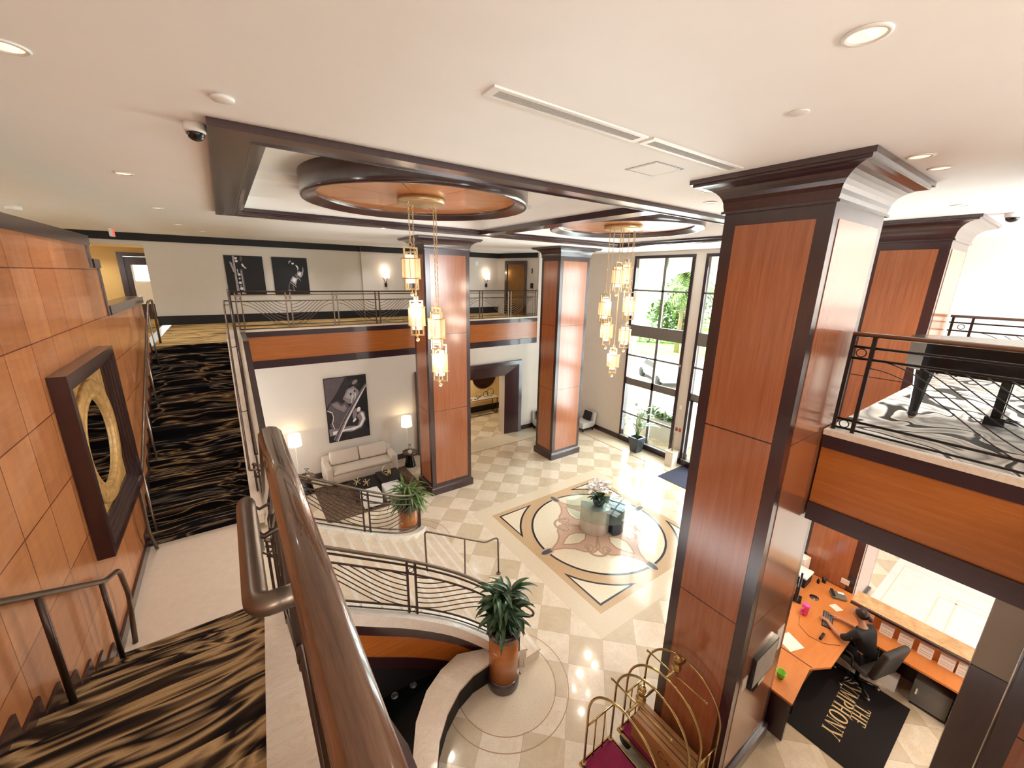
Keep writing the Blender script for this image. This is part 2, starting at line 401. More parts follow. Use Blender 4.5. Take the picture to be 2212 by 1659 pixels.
# ------------------------------------------------------------------ the setting
YB = 13.46; WX = 12.97; XW = -1.45; YM = 15.8; CY = 6.43
mb = MB(); mb.box(-.1, 16.9, -12, 17.2, -.2, 0)
floor = struct(mb, 'floor', MT['floor'])
# ceiling with one long coffer split by a cross beam
CX0, CX1, CYA, CYB = .08, 10.25, 3.70, 8.95
mb = MB()
for a in ((-9, 13.2, -4.5, CYA), (-9, 13.2, CYB, 19), (-9, CX0, CYA, CYB), (CX1, 13.2, CYA, CYB)): mb.box(a[0], a[1], a[2], a[3], CZ, CZ+.5)
mb.box(CX0, CX1, CYA, CYB, CZ+.36, CZ+.5)
ceiling = struct(mb, 'ceiling', MT['ceiling'])
z = CZ
prof = [(.03, z-.055), (.03, z+.005), (-.28, z+.005), (-.36, z+.05), (-.36, z+.005), (-.30, z-.012), (-.30, z-.03), (-.275, z-.035), (-.275, z-.055), (-.25, z-.06), (-.235, z-.06), (-.235, z-.045), (-.08, z-.045), (-.08, z-.055)]
mb = MB(); mb.sweep([(CX0,CYA,0),(CX1,CYA,0),(CX1,CYB,0),(CX0,CYB,0)], prof, closed=True); struct(mb, 'trim_1', MT['dark'])
mb = MB(); mb.sweep([(CX0,CYA,0),(CX1,CYA,0),(CX1,CYB,0),(CX0,CYB,0)], [(-.02,z+.02),(-.02,z+.362),(-.34,z+.362),(-.34,z+.045),(-.28,z+.02)], closed=True); struct(mb, 'ceiling_coffer_wall', MT['ceiling'])
mb = MB(); mb.box(5.10, 5.44, CYA+.3, CYB-.3, z-.05, z+.05); struct(mb, 'trim_2', MT['dark'])
mb = MB(); mb.box(5.13, 5.41, CYA+.34, CYB-.34, z+.05, z+.362); struct(mb, 'ceiling_beam', MT['ceiling'])
for x0, x1 in ((CX0+.34, 5.13), (5.41, CX1-.34)):
    mb = MB(); mb.box(x0, x1, CY+.30, CYB-.34, z+.30, z+.361); mb.box(x0, x1, CY+.95, CYB-.34, z+.25, z+.30); struct(mb, 'ceiling_band', MT['ceiling'])

def rect_poly(x0, x1, y0, y1): return [(x0,y0),(x1,y0),(x1,y1),(x0,y1)]
# far wall under the mezzanine with the wide portal
PX0, PX1, PZ = 6.05, 9.12, 2.60
mb = MB()
mb.box(-1.45, PX0, YB, YB+.42, 0, SB); mb.box(PX1, 13.2, YB, YB+.42, 0, SB); mb.box(PX0, PX1, YB, YB+.42, PZ, SB)
mb.box(10.75, 13.2, YB, YB+.42, SB, CZ)
struct(mb, 'wall_back', MT['wall'])
# portal surround, splayed
mb = MB()
def splay(a, b, c, d): # four points of a face quad
    mb.add([a,b,c,d], [(0,1,2,3)])
xo0, xo1, zo, y0, y1 = 5.2, 9.93, 3.20, YB-.10, YB+.02
mb.prism([(xo0,YB+.0),(xo0,y0),(xo0+.2,y0),(PX0-.03,y1+.38),(PX0-.03,YB+.42)][::-1] if False else [(xo0,YB-.002),(xo0,y0-.02),(xo0+.16,y0-.02),(PX0,YB-.004),(PX0,YB-.002)], 0, zo)
mb.prism([(xo1,YB-.002),(xo1,y0-.02),(xo1-.16,y0-.02),(PX1,YB-.004),(PX1,YB-.002)][::-1], 0, zo)
# head: extruded along x between mitres
vs = []
for x_o, x_i, sgn in ((xo0, PX0, 1), (xo1, PX1, -1)):
    vs += [(x_o, YB-.002, zo), (x_o, y0-.021, zo), (x_o+.16*sgn, y0-.021, zo-.16), (x_i, YB-.004, PZ), (x_i, YB-.002, PZ)]
mb.add(vs, [(0,1,6,5),(1,2,7,6),(2,3,8,7),(3,4,9,8),(4,0,5,9),(0,4,3,2,1),(5,6,7,8,9)])
tag(mb.build('portal_surround', MT['dark']), 'dark splayed wooden portal surround between the two far columns', 'door frame')
# room behind the portal
mb = MB(); mb.box(4.8, 11.4, 16.6, 16.8, 0, SB); mb.box(11.2, 11.4, YB+.42, 16.6, 0, SB); mb.box(4.8, 5.0, YB+.42, 16.6, 0, SB)
struct(mb, 'wall_alcove', MT['yellow'])
mb = MB(); mb.box(5.0, 11.2, 16.57, 16.598, 0, .3); struct(mb, 'baseboard_alcove', MT['blackmat'])
mb = MB(); mb.box(-.1, PX0-.9, YB-.025, YB-.002, 0, .2); mb.box(9.95, WX, YB-.025, YB-.002, 0, .2); struct(mb, 'baseboard_back', MT['dark'])
# mezzanine slabs
def mezz(name, x0, x1, y0, y1, m):
    mb = MB(); mb.box(x0, x1, y0, y1, M-.012, M); mb2 = MB(); mb2.box(x0, x1, y0, y1, SB, M-.013)
    o = struct(mb, name, m); struct(mb2, name+'_slab', MT['ceiling'], o); return o
mezz('floor_mezzanine_far', -1.44, 10.75, YB+.06, YM, MT['carpet_lit'])
mezz('floor_mezzanine_landing', XW+.02, .02, 11.39, YB+.058, MT['carpet_lit'])
mezz('floor_mezzanine_hall', -8.8, XW-.21, -4.4, 18.5, MT['carpet_lit'])
mezz('floor_mezzanine_front', .03, 5.29, -4.4, -.62, MT['carpet_lit'])
mb = MB(); mb.box(-.1, 5.29, -.95, -.62, 0, SB); struct(mb, 'wall_front', MT['wall'])
mezz('floor_bridge', 5.37, 10.62, -9, 1.44, MT['carpetbw'])
mezz('floor_mezzanine_near', XW+.02, .02, -3, 1.14, MT['carpet'])
# fascias (dark band, cherry panel, dark band) with a pale stone kerb on top
def fascia(name, label, p0, p1, nrm, pm, dm):
    t = root(name, label, 'fascia', ((p0[0]+p1[0])/2, (p0[1]+p1[1])/2, SB))
    p0 = Vector(p0+(0,)); p1 = Vector(p1+(0,)); n = Vector(nrm+(0,))
    def band(nm, z0, z1, d, m):
        mb = MB(); q = [p0, p1, p1+n*d, p0+n*d]; mb.prism([(a.x, a.y) for a in q], z0, z1); return mb.build(nm, m, t)
    band('upper_band', 4.775, M-.05, .06, dm); band('lower_band', SB, 4.08, .06, dm); band('panel', 4.082, 4.773, .035, pm)
    band('kerb', M-.048, M+.012, .09, MT['marble']); return t
fascia('far_fascia', 'long orange wood fascia with dark bands under the far mezzanine railing', (.33, YB+.055), (10.75, YB+.055), (0,-1), MT['cherryx'], MT['darkx'])
fascia('bridge_fascia', 'dark red wood fascia of the piano bridge beside the big near column', (5.365, -9), (5.365, 1.43), (-1,0), MT['cherryx'], MT['darkx'])
# far mezzanine walls
mb = MB()
mb.box(-1.72, 4.24, YM, YM+.3, M, CZ); mb.box(4.24, 10.2, YM-.10, YM+.3, M, CZ); mb.box(-5.5, -1.72, YM, YM+.3, 7.25, CZ); mb.box(-5.5, -4.3, YM, YM+.3, M, 7.25)
struct(mb, 'wall_mezzanine_back', MT['wallgrey'])
mb = MB(); mb.prism([(10.2, YM-.1), (10.75, YB+.1), (10.95, YB+.1), (10.4, YM+.1)], M, CZ); struct(mb, 'wall_elevator', MT['wallgrey'])
mb = MB(); mb.box(-5.5, 4.24, YM-.05, YM-.002, CZ-.2, CZ); mb.box(4.24, 10.2, YM-.15, YM-.102, CZ-.2, CZ); mb.prism([(10.2,YM-.1),(10.75,YB+.1),(10.7,YB+.08),(10.15,YM-.12)], CZ-.2, CZ)
struct(mb, 'trim_4', MT['blackmat'])
mb = MB(); mb.box(-1.72, 4.24, YM-.03, YM-.002, M, M+.27); mb.box(4.24, 10.2, YM-.13, YM-.102, M, M+.27); struct(mb, 'baseboard_mezzanine', MT['blackmat'])
# corridor behind the opening at the far left
mb = MB(); mb.box(-5.5, -2.62, 18.0, 18.2, M, 7.25); mb.box(-2.62, -1.42, 18.0, 18.2, 7.1, 7.25); mb.box(-5.5, -1.4, 16.1, 18.2, 7.25, 7.35); struct(mb, 'wall_corridor', MT['yellow'])
mb = MB(); mb.box(-1.42, -1.3, 16.1, 18.0, M, 7.25); struct(mb, 'wall_corridor_side', MT['yellow'])
d = root('door_1', None, None, (-2.05, 18.05, M), kind='structure')
mb = MB(); mb.box(-2.64, -2.5, 17.96, 18.1, M, 7.1); mb.box(-1.56, -1.42, 17.96, 18.1, M, 7.1); mb.box(-2.5, -1.56, 17.96, 18.1, 6.98, 7.1); mb.build('door_frame', MT['dark'], d)
mb = MB(); mb.box(-2.5, -1.56, 18.03, 18.08, M, 6.97); mb.build('door_leaf', MT['dark'], d)
mb = MB(); mb.box(-2.36, -1.62, 18.005, 18.028, M+.5, 6.72); mb.build('blind', MT['white'], d)
mb = MB()
for z in (6.22, 6.48): mb.box(-2.30, -1.68, 17.99, 18.004, z, z+.24)
mb.build('window_pane', emis('bright_daylight_pane', 'FFFFFF', 2.2), d)
# right-hand wall with the tall windows
WY = [(7.93, 10.39), (4.95, 7.55)]
mb = MB(); zt = 7.42
mb.box(WX, WX+.3, 10.39, YB, 0, CZ); mb.box(WX, WX+.3, 7.55, 7.93, 0, CZ); mb.box(WX, WX+.3, -9, 4.95, 0, CZ)
for a, b in WY: mb.box(WX, WX+.3, a, b, zt, CZ)
struct(mb, 'wall_right', MT['wall'])
mb = MB(); mb.box(WX-.03, WX-.002, 10.42, YB, 0, .2); mb.box(WX-.03, WX-.002, 7.58, 7.9, 0, .2); mb.box(WX-.03, WX-.002, 2, 4.9, 0, .2); struct(mb, 'baseboard_right', MT['dark'])
for wi, (a, b) in enumerate(WY):
    w = root('window_%d' % (wi+1), None, None, (WX, (a+b)/2, 0), kind='structure')
    mb = MB(); x0, x1 = WX-.05, WX+.1
    mb.box(x0, x1, a, a+.1, 0, zt); mb.box(x0, x1, b-.1, b, 0, zt); mb.box(x0, x1, a+.1, b-.1, zt-.1, zt); mb.box(x0, x1, a+.1, b-.1, 0, .24)
    mb.build('window_frame', MT['darkx'], w)
    mb = MB(); mb.box(x0-.01, x1, a+.1, b-.1, 4.43, 4.86); mb.build('spandrel', MT['grey'], w)
    mb = MB(); mc = (a+b)/2-.1
    for z in (6.14, 3.62): mb.box(WX, WX+.07, a+.1, b-.1, z, z+.06)
    mb.box(WX, WX+.08, a+.1, b-.1, 2.45, 2.72)
    if wi == 0: mb.box(WX, WX+.08, a+.1, b-.1, 1.2, 1.26)
    mb.box(WX, WX+.08, mc-.05, mc+.05, .24, 4.43); mb.box(WX, WX+.08, mc-.05, mc+.05, 4.86, zt-.1)
    mb.build('mullion', MT['grey'], w)
    for y0, y1 in ((a+.1, mc-.05), (mc+.05, b-.1)):
        for z0, z1 in ((.24, 2.45), (2.72, 4.43), (4.86, zt-.1)):
            mb = MB(); mb.box(WX+.03, WX+.04, y0, y1, z0, z1); mb.build('pane', MT['pane'], w)
    mb = MB(); mb.box(WX-.14, WX-.0, a+.1, b-.1, .242, .27); mb.build('window_sill', MT['grey'], w)
mb = MB(); mb.box(WX-.06, WX+.02, 5.1, 5.18, 0, 2.5); mb.box(WX-.06, WX+.02, 7.3, 7.4, 0, 2.5); struct(mb, 'door_2', MT['darkx'])
# amber panelled parapet wall on the left, stepping down
mb = MB(); pf = [(-4, 0), (11.42, 0), (11.42, 5.90), (8.36, 5.90), (8.36, 6.58), (8.0, 6.58), (8.0, 6.87), (-4, 6.87)]
mb.slab(pf, (XW,0,0), (0,1,0), (0,0,1), -.2, 0)
struct(mb, 'wall_left', MT['panelwall'])
mb = MB()
for y0, y1, z0, z1 in ((-4, 8.05, 6.87, 7.0), (8.05, 8.4, 6.58, 6.70), (8.4, 11.47, 5.90, 6.04)): mb.box(XW-.23, XW+.03, y0, y1, z0, z1)
mb.box(XW-.0, XW+.02, 7.9, 8.0, 6.58, 6.87); mb.box(XW-.0, XW+.02, 8.27, 8.36, 5.9, 6.58)
struct(mb, 'trim_5', MT['dark'])
mb = MB(); mb.box(-9, -8.8, -6, 18, M, CZ); mb.box(-9, 5.3, -4.6, -4.45, M, CZ); mb.box(-9, XW-.01, -4.6, -4.45, 0, M); struct(mb, 'wall_hall', MT['wall'])

# ------------------------------------------------------------------ columns
def column(label, x0, y0, w=1.34, dpt=.96):
    x1, y1 = x0+w, y0+dpt
    t = root('column', label, 'column', (x0+w/2, y0+dpt/2, 0), 'panelled columns of the hall', 'thing')
    mb = MB(); mb.box(x0, x1, y0, y1, .25, CZ-.32); mb.build('shaft', MT['dark'], t)
    mb = MB(); g = .05
    pr = [(g,0),(g,.20),(g-.012,.235),(.012,.25),(0,.26),(-.05,.26),(-.05,0)]
    mb.sweep([(x0,y0,0),(x1,y0,0),(x1,y1,0),(x0,y1,0)], pr, closed=True); mb.build('plinth', MT['dark'], t)
    mb = MB(); z = CZ-.33
    pr = [(-.05,z),(.03,z),(.03,z+.025),(.012,z+.03),(.02,z+.07)]
    for i in range(1, 9):
        a = pi/2*i/8; pr.append((.02+.22*(1-cos(a)), z+.07+.19*sin(a)))
    pr += [(.25,z+.265),(.25,z+.285),(.275,z+.285),(.275,z+.33),(-.05,z+.33)]
    mb.sweep([(x0,y0,0),(x1,y0,0),(x1,y1,0),(x0,y1,0)], pr, closed=True); mb.build('capital', MT['dark'], t)
    zs = [(.36, 2.685), (2.70, 4.955), (4.97, CZ-.45)]
    for fx in range(4):
        for z0, z1 in zs:
            mb = MB(); e = .125; q = .006
            if fx == 0: mb.box(x0+e, x1-e, y0-q, y0+.01, z0, z1)
            if fx == 1: mb.box(x1-.01, x1+q, y0+e, y1-e, z0, z1)
            if fx == 2: mb.box(x0+e, x1-e, y1-.01, y1+q, z0, z1)
            if fx == 3: mb.box(x0-q, x0+.01, y0+e, y1-e, z0, z1)
            mb.build('panel', MT['cherry'], t)
    return t
column('cherry wood column behind the cluster of four gold lanterns', 4.46, 10.43)
column('cherry wood column right of the portal, in front of the chairs', 9.16, 10.35)
column('huge near cherry wood column beside the luggage carts', 4.385, 1.46)
column('cherry wood column behind the black piano', 9.23, 1.47)

# ------------------------------------------------------------------ stairs
def steps_profile(nos, z0, rise, back):
    pts = []
    z = z0
    for i, y in enumerate(nos):
        pts += [(y, z), (y, z+rise)]; z += rise
    pts += [(back, z), (back, z0-.35), (nos[0], z0-.35)] if False else []
    return pts
def carpet_flight(name, label, nos, sgn, top_y):
    t = root(name, label, 'stairs', (-.75, nos[0], LZ))
    mb = MB(); pts = []; z = LZ; R = (M-LZ)/14
    for y in nos:
        pts += [(y, z), (y-.012*sgn, z+R-.03), (y-.02*sgn, z+R-.012), (y-.01*sgn, z+R)]; z += R
    pts[-1] = (nos[-1]-.01*sgn, M); n = len(pts)
    pts += [(nos[-1]+.02*sgn, M), (nos[-1]+.02*sgn, M-.35), (nos[0]+.3*sgn, LZ-.18), (nos[0], LZ-.18)]
    mb.slab(pts, (XW+.02,0,0), (0,1,0), (0,0,1), 0, 1.33)
    mb.build('carpeted_treads', MT['carpet' if sgn < 0 else 'carpet_shaded'], t)
    # stepped mahogany skirting on the panelled wall
    mb = MB(); up = []; z = LZ; lo = []
    for i, y in enumerate(nos):
        up += [(y-.11*sgn, z+.10), (y-.11*sgn, z+R+.10)]; lo += [(y, z), (y, z+R)]; z += R
    mb.slab(up+lo[::-1], (XW+.005,0,0), (0,1,0), (0,0,1), 0, .018); mb.build('skirting', MT['dark'], t)
    return t
near_nos = [4.98-.295*i for i in range(14)]; far_nos = [7.36+.31*i for i in range(14)]
st_near = carpet_flight('near_flight', 'swirl carpeted stair flight in the lower left corner, nearest the viewer', near_nos, -1, 0)
st_far = carpet_flight('far_flight', 'swirl carpeted stair flight with painted-in shade rising beside the panelled wall to the far mezzanine', far_nos, 1, 0)
# marble kerbs on the open side of each flight
def kerb(t, y_flat, nos, sgn):
    top = nos[-1]; b = nos[0]; R = M-LZ
    pts = [(y_flat, M+.05), (top+.1*sgn, M+.05), (b-.12*sgn, LZ+.12), (b-.12*sgn, LZ-.05), (b+.3*sgn, LZ-.2), (top+.3*sgn, M-.42), (y_flat, M-.42)]
    mb = MB(); mb.slab(pts, (-.1,0,0), (0,1,0), (0,0,1), 0, .30); mb.build('kerb', MT['marble'], t)
    pts = [(y_flat, M-.02), (top+.1*sgn, M-.02), (b-.1*sgn, LZ+.04), (b-.1*sgn, LZ-.12), (top+.1*sgn, M-.24), (y_flat, M-.24)]
    mb = MB(); mb.slab(pts, (.20,0,0), (0,1,0), (0,0,1), 0, .12); mb.build('stringer', MT['dark'], t)
kerb(st_near, -3, near_nos, -1); kerb(st_far, YB-.02, far_nos, 1)
mb = MB(); mb.box(XW, -.155, 4.98, 7.36, LZ-.2, LZ); mb.box(-.155, .2, 4.7, CY-1.16, LZ-.2, LZ); mb.box(-.155, .2, CY+1.16, 7.7, LZ-.2, LZ); struct(mb, 'floor_landing', plain('cream_stone', 'E6D3BC', .35, .04, 14, coat=.15))
mb = MB(); mb.box(XW+.002, XW+.03, 4.97, 7.37, LZ, LZ+.13); struct(mb, 'baseboard_landing', MT['dark'])

# grand marble stair, flaring to the lobby
SL = .604
OFF = [(-.15,1.17),(0,1.17),(.66,1.15),(1.2,1.17),(1.75,1.20),(2.25,1.29),(2.6,1.42),(2.9,1.62),(3.12,1.84),(3.28,2.06)]
def off(x):
    if x <= OFF[0][0]: return OFF[0][1]
    for (a, p), (b, q) in zip(OFF, OFF[1:]):
        if x <= b: return p+(q-p)*(x-a)/(b-a)
    return OFF[-1][1]+(x-OFF[-1][0])*1.3
def smooth_path(pts, n=8):
    P = [Vector(p) for p in pts]; out = []
    for i in range(len(P)-1):
        p0 = P[max(i-1,0)]; p1 = P[i]; p2 = P[i+1]; p3 = P[min(i+2,len(P)-1)]
        for k in range(n):
            t = k/n; out.append(.5*((2*p1)+(p2-p0)*t+(2*p0-5*p1+4*p2-p3)*t*t+(3*p1-p0-3*p2+p3)*t**3))
    out.append(P[-1]); return out
gs = root('grand_stair', 'pale marble stair flaring down to the lobby floor between the curved railings', 'stairs', (1.8, CY, 0))
RG = LZ/14; mb = MB(); mb2 = MB(); mb3 = MB()
for j in range(1, 14):
    xr = 3.72-(j-1)*.298          # riser position; step j top at j*RG
    x0 = xr-.298; z1 = j*RG; zb = max(0, z1-.5)
    e = 0.0
    poly = []
    for x in (xr, xr-.15, x0-.01): poly.append((x, CY-min(off(x), 2.12)-e))
    poly = poly + [(p[0], 2*CY-p[1]) for p in poly[::-1]]
    if j <= 2: poly[0] = (xr+.03, CY-2.12); poly[-1] = (xr+.03, CY+2.12)
    mb.prism([p for p in poly], zb, z1-.03)
    nz = [(p[0]+.025 if i in (0, len(poly)-1) else p[0], p[1]) for i, p in enumerate(poly)]
    mb2.prism(nz, z1-.03, z1)
    mb3.prism([(xr+.026,poly[0][1]+.03),(xr+.026,2*CY-poly[0][1]-.03),(xr-.035,2*CY-poly[0][1]-.03),(xr-.035,poly[0][1]+.03)], z1+.0003, z1+.0012)  # pale edge strip paints the step shading onto each tread
mb.build('riser', MT['marblew'], gs); mb2.build('tread', MT['marble'], gs); mb3.build('shading_strip', MT['marblew'], gs)
for sg in (-1, 1):
    pth = smooth_path([(x, CY+sg*(o+.06), max(.0, (3.85-x)*SL)) for x, o in OFF], 6)
    nm = 'curb'
    mb = MB(); mb.sweep(pth, [(-.14,-.1),(-.14,.10),(.14,.10),(.14,-.1)]); mb.build(nm, MT['marblew'], gs)
    # side wall below: mahogany bands and cherry panel
    mb = MB(); mb.sweep(pth, [(-.10,-.30),(-.10,-.1),(.10,-.1),(.10,-.30)]); mb.build('upper_band', MT['dark'], gs)
    def ribbon(top, bot, half, nm, m):
        mb = MB(); a = [(q, q.z-top, max(.012, q.z-bot)) for q in pth]; a = [x for x in a if x[1] > x[2]+.004]; n = len(a)
        for q in (-half, half):
            for p_, zt_, zb_ in a: mb.v.append(Vector((p_.x, p_.y+q, zb_)))
            for p_, zt_, zb_ in a: mb.v.append(Vector((p_.x, p_.y+q, zt_)))
        for i in range(n-1):
            for b in (0, 2*n): mb.f.append([b+i, b+i+1, b+n+i+1, b+n+i])
            mb.f.append([n+i, n+i+1, 3*n+i+1, 3*n+i]); mb.f.append([i, i+1, 2*n+i+1, 2*n+i])
        mb.f.append([n-1, 2*n-1, 4*n-1, 3*n-1]); mb.f.append([0, n, 3*n, 2*n]); mb.m = [0]*len(mb.f); mb.sm = [False]*len(mb.f); mb.build(nm, m, gs)
    ribbon(.301, .72, .085, 'side_panel', MT['cherryx']); ribbon(.721, .93, .10, 'lower_band', MT['dark']); ribbon(.931, 4, .075, 'base_recess', MT['blackmat'])
# little centre handrail
def bend(pts, r=.08, n=5):
    P = [Vector(p) for p in pts]; out = [P[0]]
    for i in range(1, len(P)-1):
        a = (P[i-1]-P[i]); b = (P[i+1]-P[i]); rr = min(r, a.length*.45, b.length*.45); a.normalize(); b.normalize()
        p, q = P[i]+a*rr, P[i]+b*rr
        for k in range(n+1):
            t = k/n; out.append(p*(1-t)**2+P[i]*2*t*(1-t)+q*t*t)
    out.append(P[-1]); return out
t = root('centre_handrail', 'small bronze tube handrail in the middle of the marble stair', 'handrail', (3.4, CY+.04, 0)); cy = CY+.04
mb = MB(); mb.tube(bend([(2.58,cy,.724),(2.56,cy,1.78),(3.93,cy,.97),(4.26,cy,.97),(4.29,cy,0.0)], .09), .019, 10); mb.build('rail', MT['bronze'], t)
mb = MB(); mb.tube([(3.43,cy,.181),(3.43,cy,1.26)], .016, 8); mb.build('post', MT['bronze'], t)
for x, z in ((2.58,.724),(3.43,.181),(4.29,0)):
    mb = MB(); mb.lathe([(.05,0),(.05,.015),(.03,.03)], (x,cy,z), 14); mb.build('flange', MT['bronze'], t)
# ------------------------------------------------------------------ railings
class Path:
    def __init__(s, pts):
        s.P = [Vector(p) for p in pts]; s.L = [0]
        for a, b in zip(s.P, s.P[1:]): s.L.append(s.L[-1]+(b-a).xy.length+1e-9)
        s.len = s.L[-1]
    def at(s, d, h=0):
        d = max(0, min(s.len, d))
        for i in range(len(s.P)-1):
            if d <= s.L[i+1] or i == len(s.P)-2:
                t = (d-s.L[i])/(s.L[i+1]-s.L[i]); p = s.P[i].lerp(s.P[i+1], t); return p+Vector((0,0,h))
    def line(s, h, a=0, b=None):
        b = s.len if b is None else b
        ds = [a]+[d for d in s.L if a+1e-4 < d < b-1e-4]+[b]; return [s.at(d, h) for d in ds]
def balustrade(name, label, path, pairs, top=1.06, mt='bronzedk', mrail='railwood', rtop=.033, group=None, rw=.0055, rr_=.013, pw=.026, ring=True, waves=True, flip=0, gap=.125, rods=(.95,.84,.15), base=True, endpost=None):
    P = Path(path); t = root(name, label, 'railing', tuple(P.P[0]), group)
    mb = MB(); mb.tube(P.line(top), rtop, 10, flat=.85); mb.build('top_rail', MT[mrail], t)
    for h in rods:
        mb = MB(); mb.tube(P.line(h), rr_, 6); mb.build('rail', MT[mt], t)
    if base:
        mb = MB(); mb.tube(P.line(.03), .012, 6); mb.build('bottom_rail', MT[mt], t)
    for d in pairs:
        for q in (-gap/2, gap/2):
            mb = MB(); a = P.at(d+q, 0); b = P.at(d+q, top-.02); mb.bar(a, b, pw); mb.build('post', MT[mt], t)
        if ring:
            for h in ((rods[0]+rods[1])/2, (rods[2]+.03)/2):
                c = P.at(d, h); dv = (P.at(d+.05)-P.at(d-.05)); dv.z = 0
                if dv.length < 1e-5: continue
                dv.normalize(); r = .042
                mb = MB(); mb.tube([c+dv*r*cos(2*pi*k/16)+Vector((0,0,r*sin(2*pi*k/16))) for k in range(16)], .006, 5, closed=True); mb.build('ring', MT[mt], t)
    if waves:
        ds = sorted(pairs); lo, hi = rods[2], rods[1]
        for bi, (a, b) in enumerate(zip(ds, ds[1:])):
            s0, s1 = a+gap/2, b-gap/2; mb = MB(); D = (hi-lo)*1.0; inv = (bi+flip) % 2; any_ = False
            for k in range(-1, 14):
                h0 = lo+.02+k*.095
                pts = []
                for i in range(33):
                    u = i/32; w = 1-u if inv else u
                    h = h0+D*(1-(.5-.5*cos(pi*w))) - D*.02
                    inside = lo-1e-3 <= h <= hi+1e-3
                    if inside: pts.append(P.at(s0+(s1-s0)*u, h))
                    if (not inside or i == 32) and pts:
                        if len(pts) > 2: mb.tube(pts, rw, 5); any_ = True
                        pts = []
            if any_: mb.build('wave_bars', MT[mt], t)
    return t
PY = YB+.02
balustrade('far_balustrade', 'bronze wave railing along the edge of the far mezzanine above the orange fascia', [(.09,PY,M),(10.72,PY,M)], [.19,1.40,2.68,3.97,5.27,6.57,7.90,9.22,10.5], rods=(.98,.80,.12), mrail='bronzedk', mt='bronze', rtop=.026, rw=.0085, rr_=.015, pw=.032)
# far flight balustrade: level on the mezzanine tongue, then down the flight
def slope_path(x, yflat, nos, sgn, yend): # sgn: direction of rise
    top = nos[-1]; tn = nos[1]-nos[0]; R = (M-LZ)/14
    return [(x, yflat, M+.05), (x, top, M+.05), (x, nos[0]-.1*sgn, LZ+.12)]
fp = slope_path(.075, PY, far_nos, 1, 0)
balustrade('far_flight_balustrade', 'bronze railing running down the open side of the far carpeted flight', fp, [.1,1.9,3.2,4.5,5.8], rods=(.92,.80,.12), mrail='bronzedk', rtop=.03)
npth = [(.062, -.9, M+.0), (.062, 1.50, M+.0), (.062, 5.05, LZ+.12)]
balustrade('near_flight_balustrade', 'thick polished brown wood handrail over bronze bars, nearest the viewer', npth, [.3,1.5,2.6,3.9,5.2], rods=(.92,.80,.12), mrail='railwood', rtop=.036, top=1.05)
# curved railings of the grand stair
for sg, lab, sym in ((1, 'curved bronze railing on the far side of the marble stair, by the lounge', 0), (-1, 'curved bronze railing on the near side of the marble stair, above the black pool', 1)):
    pts = [(x, CY+sg*(o+.06), max(.05, (3.85-x)*SL)+.10) for x, o in OFF if x > -.1]
    pth = [tuple(p) for p in smooth_path(pts, 6)]
    L = Path(pth).len
    b = balustrade('grand_stair_balustrade', lab, pth, [.08,1.80 if sym else 1.80,L-.06], rods=(.88,.74,.12), top=.97, mrail='bronze', rtop=.03, flip=0, rw=.009, rr_=.018, pw=.032)
    e = Vector(pth[-1]); d = (Vector(pth[-1])-Vector(pth[-4])); d.z = 0; d.normalize(); nrm = Vector((d.y, -d.x, 0))*sg
    # volute loop at the foot
    mb = MB(); c = e+Vector((0,0,.97)); q = []
    for k in range(13):
        a = pi*k/12; q.append(c+d*.24*sin(a)+Vector((0,0,-.115*(1-cos(a))))+nrm*.0)
    q = [c-d*.05]+q+[e+Vector((0,0,.74))-d*.05]; mb.tube(q, .02, 8); mb.build('end_loop', MT['bronze'], b)
# inner tube handrails
t = root('stair_tube_handrail', 'fat bronze tube handrail bent round beside the brown wood rail, nearest the viewer', 'handrail', (-.03, .95, 5.9)); zt = M+.85
mb = MB(); mb.tube(bend([(.045,.93,zt),(-.035,.93,zt),(-.035,1.45,zt),(-.035,4.9,LZ+.93)], .07, 7), .027, 14); mb.build('rail', MT['bronze'], t)
for y, z in ((1.30, zt), (2.6, zt-.85*SL*1.15), (3.9, LZ+1.55)):
    mb = MB(); mb.tube([(-.03,y,z-.02),(.0,y,z-.05),(.05,y,z-.03)], .010, 6); mb.build('bracket', MT['bronzedk'], t)
t = root('stair_tube_handrail', 'thin bronze tube handrail along the right edge of the far carpeted flight', 'handrail', (-.04, 9.5, 5)); zt = M+.85
mb = MB(); mb.tube(bend([(.06,13.0,zt),(-.05,13.0,zt),(-.05,11.45,zt),(-.05,7.55,LZ+.95),(-.05,7.25,LZ+.93),(.05,7.25,LZ+.93)], .07), .019, 10); mb.build('rail', MT['bronze'], t)
for y in (12.0, 10.2, 8.6):
    z = zt if y > 11.4 else zt-(11.45-y)*.605
    mb = MB(); mb.tube([(-.05,y,z-.02),(.0,y,z-.05),(.07,y,z-.02)], .008, 6); mb.build('bracket', MT['bronzedk'], t)
# wall-side tube handrails standing on the treads
hx = -1.335
def tread_z(nos, y, sgn):
    z = LZ; R = (M-LZ)/14
    for n in nos:
        if (y-n)*sgn >= -.012: z += R
    return min(z, M)
t = root('stair_post_handrail', 'bronze post handrail in front of the panelled wall on the near flight, lower left', 'handrail', (hx, 4, 3))
f = lambda y: 6.56-.612*(y-1.33)-.30*1
rz = lambda y: 6.56-1.92-(y-3.33)*.632
mb = MB(); mb.tube(bend([(hx,.9,rz(1.1)),(hx,1.1,rz(1.1)),(hx,4.95,rz(4.95)),(hx,5.42,rz(4.95)-.19),(hx,5.52,LZ+.50),(hx,5.32,LZ+.0)], .10, 6), .024, 12); mb.build('rail', MT['bronze'], t)
for y in (1.5, 2.6, 3.735, 4.86):
    mb = MB(); mb.tube([(hx,y,tread_z(near_nos,y,-1)-.0),(hx,y,rz(y))], .022, 10); mb.build('post', MT['bronzedk'], t)
